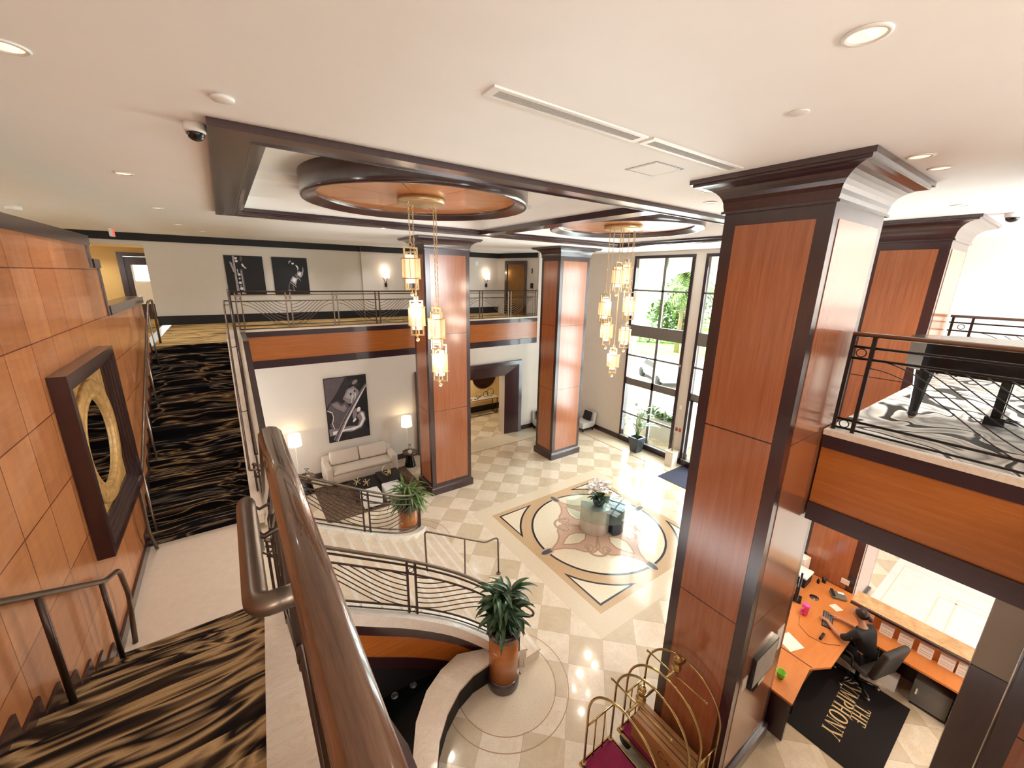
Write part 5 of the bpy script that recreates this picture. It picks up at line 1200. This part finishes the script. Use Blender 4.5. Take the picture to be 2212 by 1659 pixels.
# on the desk
t = root('monitor', 'black computer monitor turned to the clerk on the desk', 'monitor', (8.15,2.02,dz))
xf = Matrix.Translation((8.15,2.02,dz)) @ Matrix.Rotation(radians(14),4,'Z')
mb = MB(xf); mb.rbox(-.25,.25,-.01,.03,.10,.43,.008); mb.build('case', MT['black'], t); mb = MB(xf); mb.box(-.235,.235,-.0125,-.0105,.125,.415); mb.build('screen', MT['screen'], t); mb = MB(xf); mb.box(-.03,.03,.03,.05,.01,.3); mb.rbox(-.12,.12,-.07,.10,0.001,.015,.006); mb.build('stand', MT['black'], t)
t = root('keyboard', 'black keyboard in front of the clerk', 'keyboard', (8.05,1.50,dz)); xf = Matrix.Translation((8.05,1.50,dz)) @ Matrix.Rotation(radians(14),4,'Z')
mb = MB(xf); mb.rbox(-.22,.22,-.075,.075,.001,.018,.006); mb.build('case', MT['blackmat'], t); mb = MB(xf)
for i in range(14):
    for j in range(4): mb.box(-.205+i*.0295,-.181+i*.0295,-.062+j*.032,-.036+j*.032,.018,.024)
mb.build('keys', MT['grey'], t)
t = root('tumbler', 'pink plastic tumbler with handle on the desk', 'cup', (7.84,1.79,dz)); mb = MB(); mb.lathe([(.045,.001),(.058,.20),(.06,.205),(.05,.225),(.001,.228)], (7.84,1.79,dz), 24); mb.build('cup_body', MT['pinkp'], t); mb = MB(); mb.tube(bend([(7.79,1.80,dz+.17),(7.73,1.82,dz+.17),(7.73,1.82,dz+.06),(7.795,1.80,dz+.06)],.03), .010, 8); mb.build('handle', MT['pinkp'], t)
t = root('desk_phone', 'grey desk telephone by the counter corner', 'telephone', (8.88,1.60,dz)); xf = Matrix.Translation((8.88,1.60,dz)) @ Matrix.Rotation(radians(-60),4,'Z')
mb = MB(xf); mb.rbox(-.12,.12,-.10,.10,.001,.05,.015); mb.build('base', MT['grey'], t); mb = MB(xf); mb.rbox(-.115,-.065,-.10,.10,.051,.085,.012); mb.build('handset', MT['blackmat'], t); mb = MB(xf); mb.box(.0,.10,.03,.085,.0505,.056); mb.build('display', MT['paper'], t)
t = root('printer', 'white topped label printer at the far end of the desk', 'printer', (8.72,2.18,dz)); mb = MB(); mb.rbox(8.56,8.90,2.05,2.34,dz+.001,dz+.20,.02); mb.build('printer_body', MT['blackmat'], t); mb = MB(); mb.rbox(8.55,8.91,2.04,2.35,dz+.201,dz+.25,.015); mb.build('lid', MT['paper'], t)
one('tape_roll', 'black tape dispenser ring behind the printer on the desk', 'tape dispenser', MT['blackmat'], lambda m: m.tube([(9.06+.06*cos(2*pi*k/20),2.12,dz+.075+.06*sin(2*pi*k/20)) for k in range(20)], .014, 8, closed=True))
one('mouse_pad', 'dark round mouse pad on the desk beside the monitor', 'mouse pad', MT['dark'], lambda m: m.lathe([(.075,.001),(.075,.006),(.001,.006)], (8.47,1.85,dz), 24))
one('stapler', 'black stapler lying on the desk near the clerk', 'stapler', MT['black'], lambda m: (m.rbox(7.46,7.64,1.40,1.44,dz+.001,dz+.02,.006), m.rbox(7.45,7.62,1.40,1.44,dz+.0205,dz+.05,.01)))
one('paper_sheet', 'white paper sheet on the desk beside the big column', 'paper', MT['paper'], lambda m: m.prism([(6.78,1.60),(7.05,1.50),(7.18,1.78),(6.90,1.90)], dz+.0022, dz+.0035))
one('paper_sheet', 'white paper notes on the desk beyond the keyboard', 'paper', MT['paper'], lambda m: m.prism([(8.42,1.48),(8.56,1.42),(8.62,1.56),(8.48,1.62)], dz+.001, dz+.004))
one('paper_stack', 'stack of papers on the desk between monitor and printer', 'papers', MT['paper'], lambda m: m.box(8.28,8.48,2.16,2.34,dz+.001,dz+.07))
one('paper_stack', 'tall pile of papers at the far corner of the desk', 'papers', MT['paper'], lambda m: m.prism([(8.95,2.24),(9.16,2.2),(9.19,2.38),(8.97,2.39)], dz+.001, dz+.36))
one('glasses_case', 'black pen holder on the desk by the column face', 'pen holder', MT['black'], lambda m: m.lathe([(.035,.001),(.04,.09),(.032,.09),(.03,.01)], (9.10,1.90,dz), 16))
one('pen_cup', 'small black bottle on the desk beside the pen holder', 'bottle', MT['black'], lambda m: m.lathe([(.025,.001),(.027,.06),(.012,.08),(.012,.11),(.001,.111)], (8.98,1.96,dz), 14))
one('socket_plate', 'small white card box fixed low on the column face above the desk', 'plate', MT['paper'], lambda m: m.box(9.20,9.222,1.55,1.68,dz+.12,dz+.22))
one('green_bowl', 'bright green plastic cup on the desk end beside the big column', 'cup', MT['green'], lambda m: m.lathe([(.04,.001),(.065,.11),(.06,.11),(.036,.01),(.001,.01)], (6.16,1.50,dz), 24))
one('cable', 'thin brown cable lying across the desk', 'cable', MT['railwood'], lambda m: m.tube([(7.72,1.82,dz+.005),(7.5,1.75,dz+.005),(7.38,1.55,dz+.005),(7.42,1.35,dz+.005),(7.6,1.18,dz+.005)], .004, 5))
# boards on the big column
t = root('notice_board', 'dark framed notice board hanging on the reception side of the big column', 'notice board', (5.1,1.43,1.9)); mb = MB(); mb.box(4.72,5.34,1.405,1.453,1.62,2.10); mb.build('frame', MT['black'], t); mb = MB(); mb.box(4.745,5.315,1.402,1.4045,1.645,2.075); mb.build('notice', plain('grey_notice','B9B2A8',.5,.1,5), t)
one('note_paper', 'white note on the big column left of the notice board', 'paper', MT['paper'], lambda m: m.box(4.56,4.68,1.449,1.453,1.66,1.86)); one('note_paper', 'white sheet on the big column right of the notice board', 'paper', MT['paper'], lambda m: m.box(5.40,5.60,1.449,1.453,1.72,2.12)); one('note_holder', 'white card holder under the notice board on the big column', 'card holder', MT['paper'], lambda m: m.box(5.08,5.24,1.44,1.453,1.42,1.60)); one('small_frame', 'small dark holder under the notice board on the big column', 'card holder', MT['black'], lambda m: m.box(4.90,5.02,1.43,1.453,1.45,1.60))
# grey pier with dark wainscot
mb = MB(); mb.box(5.31,5.7,-.30,-.07,3.12,SB); struct(mb, 'wall_pier', MT['pier']); mb = MB(); mb.box(5.30,5.71,-.30,-.069,0,3.118); struct(mb, 'trim_6', MT['dark'])
column('column at the right edge of the picture, only a sliver visible', 5.26, -1.28)
# lettered floor mat
t = root('lettered_mat', 'black floor mat with the cream words THE SYMPHONY behind the desk', 'mat', (7.4,.75,0)); mb = MB(); mb.box(6.24,8.10,.27,1.42,.001,.012); mb.build('mat_base', MT['mat'], t)
def serif(ch):
    A, B = .17, .06 # thick and thin stem widths, unit letter height 1; returns polygons and advance
    P = []; 
    def stem(x, w=A, y0=0, y1=1): P.append([(x,y0),(x+w,y0),(x+w,y1),(x,y1)])
    def ser(x, y, w=.30): P.append([(x-w/2,y),(x+w/2,y),(x+w/2,y+.05),(x-w/2,y+.05)])
    def arc(cx, cy, rx, ry, a0, a1, wt, wn, n=18):
        pts = []; ws = []
        for i in range(n+1):
            a = a0+(a1-a0)*i/n; pts.append((cx+rx*cos(a), cy+ry*sin(a))); ws.append(wn+(wt-wn)*abs(cos(a)))
        P.append(stroke(pts, ws))
    if ch == 'T': stem(.28); ser(.365,0); P.append([(0,.93),(.73,.93),(.73,1),(0,1)]); P.append([(0,.75),(.05,.75),(.09,.93),(0,.93)]); P.append([(.73,.75),(.68,.75),(.64,.93),(.73,.93)]); return P, .80
    if ch == 'H': stem(.07); stem(.57); P.append([(.2,.47),(.6,.47),(.6,.53),(.2,.53)]); [ser(x, y) for x in (.155,.655) for y in (0,.95)]; return P, .90
    if ch == 'E': stem(.07); P.append([(0,0),(.6,0),(.6,.06),(0,.06)]); P.append([(0,.94),(.58,.94),(.58,1),(0,1)]); P.append([(.2,.47),(.45,.47),(.45,.53),(.2,.53)]); P.append([(.6,.0),(.6,.22),(.55,.2),(.5,.05)]); P.append([(.58,1),(.58,.8),(.53,.82),(.48,.95)]); return P, .70
    if ch == 'Y': P.append(stroke([(.10,1),(.42,.45)],.16)); P.append(stroke([(.72,1),(.43,.45)],.06)); stem(.34, A, 0, .5); ser(.425,0); ser(.12,.95); ser(.70,.95,.24); return P, .86
    if ch == 'N': stem(.08,B); stem(.64,B); P.append([(.06,1),(.24,1),(.70,.0),(.60,.0)]); ser(.11,0,.24); ser(.67,.95,.24); ser(.09,.95,.2); return P, .86
    if ch == 'M': stem(.08,B); stem(.76,A); P.append([(.06,1),(.24,1),(.52,.12),(.44,.05)]); P.append([(.80,1),(.74,1),(.44,.05),(.50,.05)]); ser(.11,0,.24); ser(.845,0); ser(.1,.95,.2); ser(.87,.95,.22); return P, 1.06
    if ch == 'O': arc(.44,.5,.36,.47,0,2*pi-.001,.19,.05,32); return P, .92
    if ch == 'P': stem(.07); ser(.155,0); arc(.30,.73,.30,.24,-pi/2,pi/2,.17,.05); P.append([(.0,.95),(.32,.95),(.32,1),(.0,1)]); P.append([(.2,.47),(.32,.47),(.32,.52),(.2,.52)]); return P, .72
    if ch == 'S': arc(.30,.74,.22,.22,radians(35),radians(270),.13,.06); arc(.30,.26,.24,.24,radians(90),radians(-145),.15,.06); P.append([(.50,.98),(.50,.72),(.46,.74),(.42,.9)]); P.append([(.06,.02),(.06,.30),(.10,.28),(.14,.1)]); return P, .64
    return P, .5
def text(mb, s_, o, U, V, h, gap=.06, wsc=1.0, d=.0006):
    x = 0; o = Vector(o); U = Vector(U); V = Vector(V)
    for ch in s_:
        P, adv = serif(ch)
        for q in P: mb.slab([(x+p[0]*h*wsc, p[1]*h) for p in q], o, U, V, 0, d)
        x += (adv*wsc+gap)*h
    return x
mb = MB(); text(mb, 'SYMPHONY', (7.93,1.06,.0121), (-1,-.06,0), (.06,-1,0), .235, .04, .82); text(mb, 'THE', (7.50,.80,.0121), (-1,-.06,0), (.06,-1,0), .19, .05, .85); mb.build('lettering', MT['letter'], t, fix=False)

# ------------------------------------------------------------------ clerk and office chair
fd = atan2(.95,.30)-pi/2; PX = Matrix.Translation((7.90,.93,.012)) @ Matrix.Rotation(fd, 4, 'Z')
t = root('office_chair', 'worn black office chair the clerk sits on', 'chair', tuple(PX @ Vector((0,0,0))))
for k in range(5):
    a = 2*pi*k/5+.5; mb = MB(PX); mb.tube([(0,0,.11),(.30*cos(a),.30*sin(a),.065)], [.028,.018], 8); mb.build('base_arm', MT['black'], t); mb = MB(PX); c_ = Vector((.30*cos(a),.30*sin(a),.028)); mb.tube([c_-Vector((.02,0,0)),c_+Vector((.02,0,0))], .028, 12); mb.build('caster', MT['steel'], t)
mb = MB(PX); mb.tube([(0,0,.10),(0,0,.44)], .03, 12); mb.build('gas_column', MT['black'], t); mb = MB(PX); mb.rbox(-.25,.25,-.24,.25,.43,.52,.05); mb.build('seat', MT['chairbk'], t)
mb = MB(PX @ Matrix.Translation((0,-.27,.50)) @ Matrix.Rotation(radians(10),4,'X')); mb.rbox(-.28,.28,-.055,.05,.0,.60,.05); mb.build('backrest', MT['chairbk'], t)
for s_ in (-1, 1):
    mb = MB(PX); mb.tube(bend([(s_*.25,-.05,.47),(s_*.31,-.05,.50),(s_*.31,-.02,.70),(s_*.31,.14,.70)],.05), .018, 8); mb.build('armrest', MT['black'], t)
def skin(name, joints, edges, parent, m, xf, lev=2):
    me = bpy.data.meshes.new(name+'_skeleton'); me.from_pydata([tuple(xf @ Vector(j[:3])) for j in joints], edges, []); ob = bpy.data.objects.new(name, me); COL.objects.link(ob)
    sk = ob.modifiers.new('Skin', 'SKIN'); sk.use_smooth_shade = True
    for i, j in enumerate(joints):
        v = me.skin_vertices[0].data[i]; r = j[3]; v.radius = (r, r) if not isinstance(r, tuple) else r; v.use_root = (i == 0)
    sb = ob.modifiers.new('Sub', 'SUBSURF'); sb.levels = lev; sb.render_levels = lev
    dg = bpy.context.evaluated_depsgraph_get(); nm = bpy.data.meshes.new_from_object(ob.evaluated_get(dg)); ob.modifiers.clear(); ob.data = nm; nm.materials.clear(); nm.materials.append(m)
    o = ORG[parent]; nm.transform(Matrix.Translation(-o)); ob.parent = parent; ORG[ob] = o.copy()
    for p in nm.polygons: p.use_smooth = True
    return ob
per = root('person', 'seated clerk in black clothes with dark hair in a bun, typing at the desk', 'person', tuple(PX @ Vector((0,0,0))))
J = [(0,-.05,.60,(.14,.10)),(0,-.02,.74,(.13,.09)),(0,.06,.92,(.15,.095)),(0,.10,1.03,(.11,.08)),(0,.12,1.09,.052),(0,.15,1.14,.05),(0,.175,1.18,(.066,.07)),(0,.185,1.24,(.078,.09)),(0,.18,1.30,(.072,.082)),(0,.175,1.335,.05),(0,.255,1.215,.022)]
Ed = [(i,i+1) for i in range(9)]+[(7,10)]
def chain(start, pts):
    prev = start
    for p in pts: J.append(p); Ed.append((prev, len(J)-1)); prev = len(J)-1
    return prev
for s_ in (-1, 1):
    chain(0, [(s_*.09,.02,.585,.085),(s_*.12,.22,.585,.078),(s_*.13,.42,.56,.06),(s_*.13,.43,.34,.052),(s_*.13,.40,.12,.035),(s_*.13,.45,.055,.034),(s_*.135,.55,.04,.028)])
    w = chain(2, [(s_*.17,.08,1.01,.06),(s_*.23,.14,.88,.047),(s_*.25,.24,.80,.042),(s_*.19,.40,.795,.034),(s_*.14,.50,.80,.026),(s_*.125,.55,.80,(.034,.018))])
    for q, (dx, dl) in enumerate(((-.03,.068),(-.01,.078),(.01,.072),(.03,.055))):
        bx = s_*.125+dx; chain(w, [(bx,.59,.80,.0095),(bx+dx*.2,.59+dl*.55,.795,.0085),(bx+dx*.3,.59+dl,.782,.007)])
    chain(w-1, [(s_*.125-s_*.045,.545,.795,.0105),(s_*.125-s_*.062,.585,.788,.009)])
skin('body', J, Ed, per, MT['skin'], PX)
J2 = [(0,-.05,.62,(.155,.115)),(0,-.02,.74,(.15,.11)),(0,.06,.92,(.168,.115)),(0,.10,1.035,(.12,.09)),(0,.115,1.075,.062)]; E2 = [(0,1),(1,2),(2,3),(3,4)]
for s_ in (-1, 1):
    b = len(J2); J2 += [(s_*.17,.08,1.01,.075),(s_*.23,.14,.88,.062),(s_*.25,.23,.805,.056)]; E2 += [(2,b),(b,b+1),(b+1,b+2)]
skin('shirt', J2, E2, per, MT['shirt'], PX)
J3 = [(0,-.05,.60,(.16,.115))]; E3 = []
for s_ in (-1, 1):
    b = len(J3); J3 += [(s_*.09,.02,.59,.105),(s_*.12,.22,.592,.092),(s_*.13,.42,.568,.072),(s_*.13,.43,.34,.065),(s_*.13,.41,.14,.052)]; E3 += [(0,b)]+[(b+i,b+i+1) for i in range(4)]
skin('trousers', J3, E3, per, MT['trouser'], PX)
mb = MB(PX)
mb.sphere((0,.160,1.275), .098, 0, 20, (.88,1.0,.95)); mb.build('hair', MT['hair'], per)
mb = MB(PX); mb.sphere((0,.04,1.27), .04, 0, 14); mb.build('hair_bun', MT['hair'], per)
for s_ in (-1, 1):
    mb = MB(PX); mb.sphere((s_*.030,.262,1.235), .009, 0, 8); mb.build('eye', MT['black'], per)
    mb = MB(PX); mb.tube([(s_*.13,.40,.04),(s_*.135,.54,.035),(s_*.14,.60,.03)], [.05,.046,.03], 10, flat=.75); mb.build('shoe', MT['black'], per)
mb = MB(PX); mb.tube([(-.022,.268,1.178),(0,.272,1.176),(.022,.268,1.178)], .006, 6); mb.build('lips', plain('lips','9A5548',.5,.05,10), per)
mb = MB(PX); mb.slab(ell(0,.0,.045,.035,0,16), (-.235,.12,.93), (.25,.95,-.1), (.35,0,.94), -.012, .012); mb.build('sleeve_badge', MT['letter'], per)

# ------------------------------------------------------------------ grand piano on the bridge
t = root('grand_piano', 'black lacquered grand piano on the patterned bridge carpet', 'piano', (7.1,0,M))
case = [(7.98,-1.55),(6.40,-1.55),(6.40,.75),(6.46,1.0),(6.62,1.16),(6.85,1.20),(7.05,1.12),(7.2,.9),(7.32,.6),(7.5,.25),(7.75,-.1),(7.93,-.45),(7.98,-.8)]
mb = MB(); mb.prism(case, M+.63, M+.96); mb.build('case', MT['black'], t)
mb = MB(); cxp, cyp = 7.1, -.2; mb.prism([(cxp+(p[0]-cxp)*1.02, cyp+(p[1]-cyp)*1.01) for p in case], M+.962, M+.99); mb.build('lid', MT['black'], t)
mb = MB(); mb.box(6.5,7.9,-1.62,-1.3,M+.66,M+.72); mb.build('keybed', MT['black'], t)
for x, y in ((6.72,1.0),(6.62,-1.2),(7.72,-1.2)):
    mb = MB(); mb.lathe([(.035,.03),(.05,.06),(.045,.10),(.065,.42),(.085,.55),(.09,.63)], (x,y,M), 8, smooth=False); mb.build('leg', MT['black'], t)
    mb = MB(); mb.tube([(x-.02,y,M+.03),(x+.02,y,M+.03)], .03, 12); mb.build('caster', MT['brass'], t)
mb = MB(); mb.box(7.12,7.22,.34,.42,M+.10,M+.63); mb.box(7.42,7.52,.34,.42,M+.10,M+.63); mb.box(7.08,7.56,.30,.46,M+.02,M+.12)
for x in (7.22,7.30,7.38): mb.tube([(x,.40,M+.08),(x,.20,M+.05)], .014, 6)
mb.build('pedal_lyre', MT['black'], t)

# ------------------------------------------------------------------ outside
mb = MB(); mb.box(WX+.31,90,-40,90,-.06,-.02); struct(mb, 'ground_outside', MT['drive'])
vd = Vector((.82,.57,0)); pd = Vector((-.57,.82,0))
def quad(d0, d1, w=60):
    q = [vd*d0+pd*w, vd*d0-pd*w, vd*d1-pd*w, vd*d1+pd*w]; return [(p.x,p.y) for p in q]
mb = MB(); mb.prism(quad(38.5,90), -.02, .03); tag(struct(mb, 'lawn_outside', MT['lawn']), kind='structure')
rn = random.Random(12)
t = root('hedge', 'bushy green hedge along the lawn outside the window', 'hedge', tuple(vd*46))
mb = MB()
for i in range(900):
    c_ = vd*(46+rn.uniform(-.6,.6))+pd*rn.uniform(-9,9)+Vector((0,0,rn.uniform(.05,1.3))); mb.leaf(c_, rn.uniform(0,6.28), rn.uniform(-.3,1.2), rn.uniform(.3,.6), rn.uniform(.15,.3), .6, 2)
mb.build('leaves', MT['leafg'], t, fix=False)
def palm(label, x, y, h, s):
    t = root('palm_tree', label, 'tree', (x,y,0), 'palms outside the window'); rn = random.Random(s)
    mb = MB(); mb.tube([(x,y,0),(x+.1,y,h*.5),(x,y,h)], [.24,.17,.15], 10); mb.build('trunk', MT['trunk'], t); mb = MB()
    for i in range(26):
        az = i*2.4; el = rn.uniform(-.1,1.2); L = rn.uniform(2.0,2.8); p = Vector((x,y,h)); d = Vector((cos(az),sin(az),0)); sd = Vector((-sin(az),cos(az),0)); n = 12; e = el
        for k in range(n):
            q = p+(d*cos(e)+Vector((0,0,1))*sin(e))*(L/n); e -= 1.9/n
            for sg in (-1, 1):
                w_ = .55*sin(pi*min(1,(k+1)/n*.9+.1))+.05; a = p; b = q; c_ = q+sd*sg*w_+(q-p)*1.2-Vector((0,0,.18)); mb.add([a,b,c_],[(0,1,2)])
            p = q
    mb.build('fronds', MT['leafb'], t, fix=False)
palm('leafy palm tree outside, seen through the right part of the tall window', 28.6, 17.6, 5.6, 3); palm('palm tree farther outside, beyond the window mullion', 34.0, 21.6, 7.0, 6)
def tree(label, x, y, h, r, s):
    t = root('bushy_tree', label, 'tree', (x,y,0), 'bushy trees outside the window'); rn = random.Random(s); mb = MB(); mb.tube([(x,y,0),(x,y,h)], [.25,.12], 8); mb.build('trunk', MT['trunk'], t); mb = MB()
    for i in range(420):
        v = Vector((rn.gauss(0,1),rn.gauss(0,1),rn.gauss(0,1))).normalized()*r*rn.uniform(.5,1); mb.leaf(Vector((x,y,h))+v, rn.uniform(0,6.3), rn.uniform(-.5,1), rn.uniform(.4,.8), rn.uniform(.25,.45), .6, 2)
    mb.build('crown', MT['leafb'], t, fix=False)
tree('round green tree outside behind the palms', 41.0, 25.5, 4.0, 3.2, 5); tree('round green tree outside beside the pale blue building', 40.5, 27.4, 2.6, 2.2, 8)
t = root('blue_building', 'pale blue building far outside the window', 'building', (46,35,0)); mb = MB(); mb.box(42,54,33.0,45,0,6.3); mb.build('wall', MT['bluebld'], t); mb = MB(); mb.box(41.8,54.2,32.8,45.2,6.301,6.6); mb.build('roof', MT['white'], t)
for i, y in enumerate((34.5,36.5,38.5)):
    mb = MB(); mb.box(41.95,41.999,y,y+.7,1.5,5.2); mb.build('window', MT['carglass'], t)
t = root('entrance_arch', 'beige stucco porch wall with an arched opening outside the tall window', 'arch', (17.2,8,0)); ar = [(3.0,.0),(3.2,4.5),(5,6.4),(7,7.0),(8.6,7.2),(10.4,7.08),(11.5,6.84),(12.25,6.5),(12.85,6.1),(13.3,5.4),(13.45,4.0),(13.5,0)]
mb = MB(); mb.slab(ar+[(16,0),(16,11),(-2,11),(-2,0)], (17.0,0,0), (0,1,0), (0,0,1), 0, .5); mb.build('wall', MT['beige'], t)
mb = MB(); mb.box(WX+.31,17.0,-2,16,10.2,10.5); mb.build('porch_roof', MT['beige'], t)
t = root('parked_car', 'pale grey car parked on the sunlit drive outside', 'car', (23.5,15.8,-.02)); xf = Matrix.Translation((23.5,15.8,-.02)) @ Matrix.Rotation(radians(60),4,'Z')
mb = MB(xf); side = [(-2.1,.35),(-2.1,.75),(-1.9,.88),(-1.2,.95),(-.7,1.38),(.7,1.42),(1.3,1.0),(2.0,.88),(2.15,.65),(2.1,.35)]; mb.slab(side, (0,-.85,0), (1,0,0), (0,0,1), -1.7, 0); mb.build('body', MT['carp'], t)
mb = MB(xf); mb.slab([(-1.05,.97),(-.66,1.33),(.66,1.36),(1.15,1.0)], (0,-.86,0), (1,0,0), (0,0,1), -1.72, 0); mb.build('window_glass', MT['carglass'], t)
for x in (-1.3, 1.3):
    for y in (-.8, .8):
        mb = MB(xf); mb.tube([(x,y-.1,.32),(x,y+.1,.32)], .32, 18); mb.build('wheel', MT['blackmat'], t)
t = root('outdoor_planter', 'white masonry planter with low shrubs just outside the window', 'planter', (14.6,9.5,-.02)); mb = MB(); mb.slab([(8.2,-.02),(10.6,-.02),(10.6,.85),(8.2,.85)], (14.3,0,0), (0,1,0), (0,0,1), 0, .7); mb.build('planter_wall', MT['white'], t); mb = MB(); rn = random.Random(3)
for i in range(90): mb.leaf((14.65+rn.uniform(-.25,.25), rn.uniform(8.4,10.4), .84), rn.uniform(0,6.3), rn.uniform(.3,1.4), rn.uniform(.3,.6), .10, 1.0, 5)
mb.build('shrubs', MT['leafb'], t, fix=False)
# ------------------------------------------------------------------ light and camera
W = bpy.data.worlds.new('World'); bpy.context.scene.world = W; W.use_nodes = True; nt = W.node_tree
bg = nt.nodes['Background']; bg.inputs['Color'].default_value = lin('F4F3F0'); bg.inputs['Strength'].default_value = 2.6
for t_, x_, y_ in DLS:
    o = light('downlight_spot', 'SPOT', (0,0,0), (25 if 2 < x_ < 2.5 else 110 if x_ < -3 else 66 if x_ < 2 else 35 if x_ < 5.35 and y_ < 2 else 95) if y_ < 10 else 55, (.97,.97,1), spot_size=radians(125), spot_blend=.9, shadow_soft_size=.06); o.parent = t_; o.location = Vector((x_,y_,CZ-.03))-ORG[t_]
light('daylight_window', 'AREA', (WX+.16, 9.15, 3.7), 330, (.90,.96,1), shape='RECTANGLE', size=6.6, size_y=2.2, rot=(0, radians(90), 0))
light('daylight_window', 'AREA', (WX+.16, 6.25, 3.7), 300, (.90,.96,1), shape='RECTANGLE', size=6.6, size_y=2.2, rot=(0, radians(90), 0))
light('fill_behind', 'AREA', (9.2, -5.2, 5.6), 1100, (.90,.95,1), shape='RECTANGLE', size=7.2, size_y=4.2, rot=(radians(122), 0, 0))  # unseen area fill added behind the viewer; no window stands there
light('sun', 'SUN', (0,0,20), 15, (1,.95,.88), angle=.02, rot=(radians(-28), radians(-18), 0))
cam = bpy.data.cameras.new('camera'); co = bpy.data.objects.new('camera', cam); COL.objects.link(co); bpy.context.scene.camera = co
cam.sensor_fit = 'HORIZONTAL'; cam.sensor_width = 36; cam.lens = 36*866.7/2212; cam.clip_start = .05; cam.clip_end = 500
yaw, pit, roll = .6144, -.2599, .0192
fw = Vector((sin(yaw)*cos(pit), cos(yaw)*cos(pit), sin(pit))); rr = Vector((cos(yaw), -sin(yaw), 0)); uu = rr.cross(fw)
r2 = rr*cos(roll)+uu*sin(roll); u2 = -rr*sin(roll)+uu*cos(roll)
Rm = Matrix((r2, u2, -fw)).transposed(); co.matrix_world = Matrix.Translation((0,0,E)) @ Rm.to_4x4()
sc = bpy.context.scene
sc.view_settings.view_transform = 'Standard'; sc.view_settings.look = 'None'; sc.view_settings.exposure = .62; sc.view_settings.gamma = 1
sc.view_settings.use_curve_mapping = False
sc.cycles.max_bounces = 8; sc.cycles.diffuse_bounces = 4; sc.cycles.glossy_bounces = 4; sc.cycles.transparent_max_bounces = 12
sc.cycles.sample_clamp_indirect = 6; sc.cycles.caustics_reflective = False; sc.cycles.caustics_refractive = False
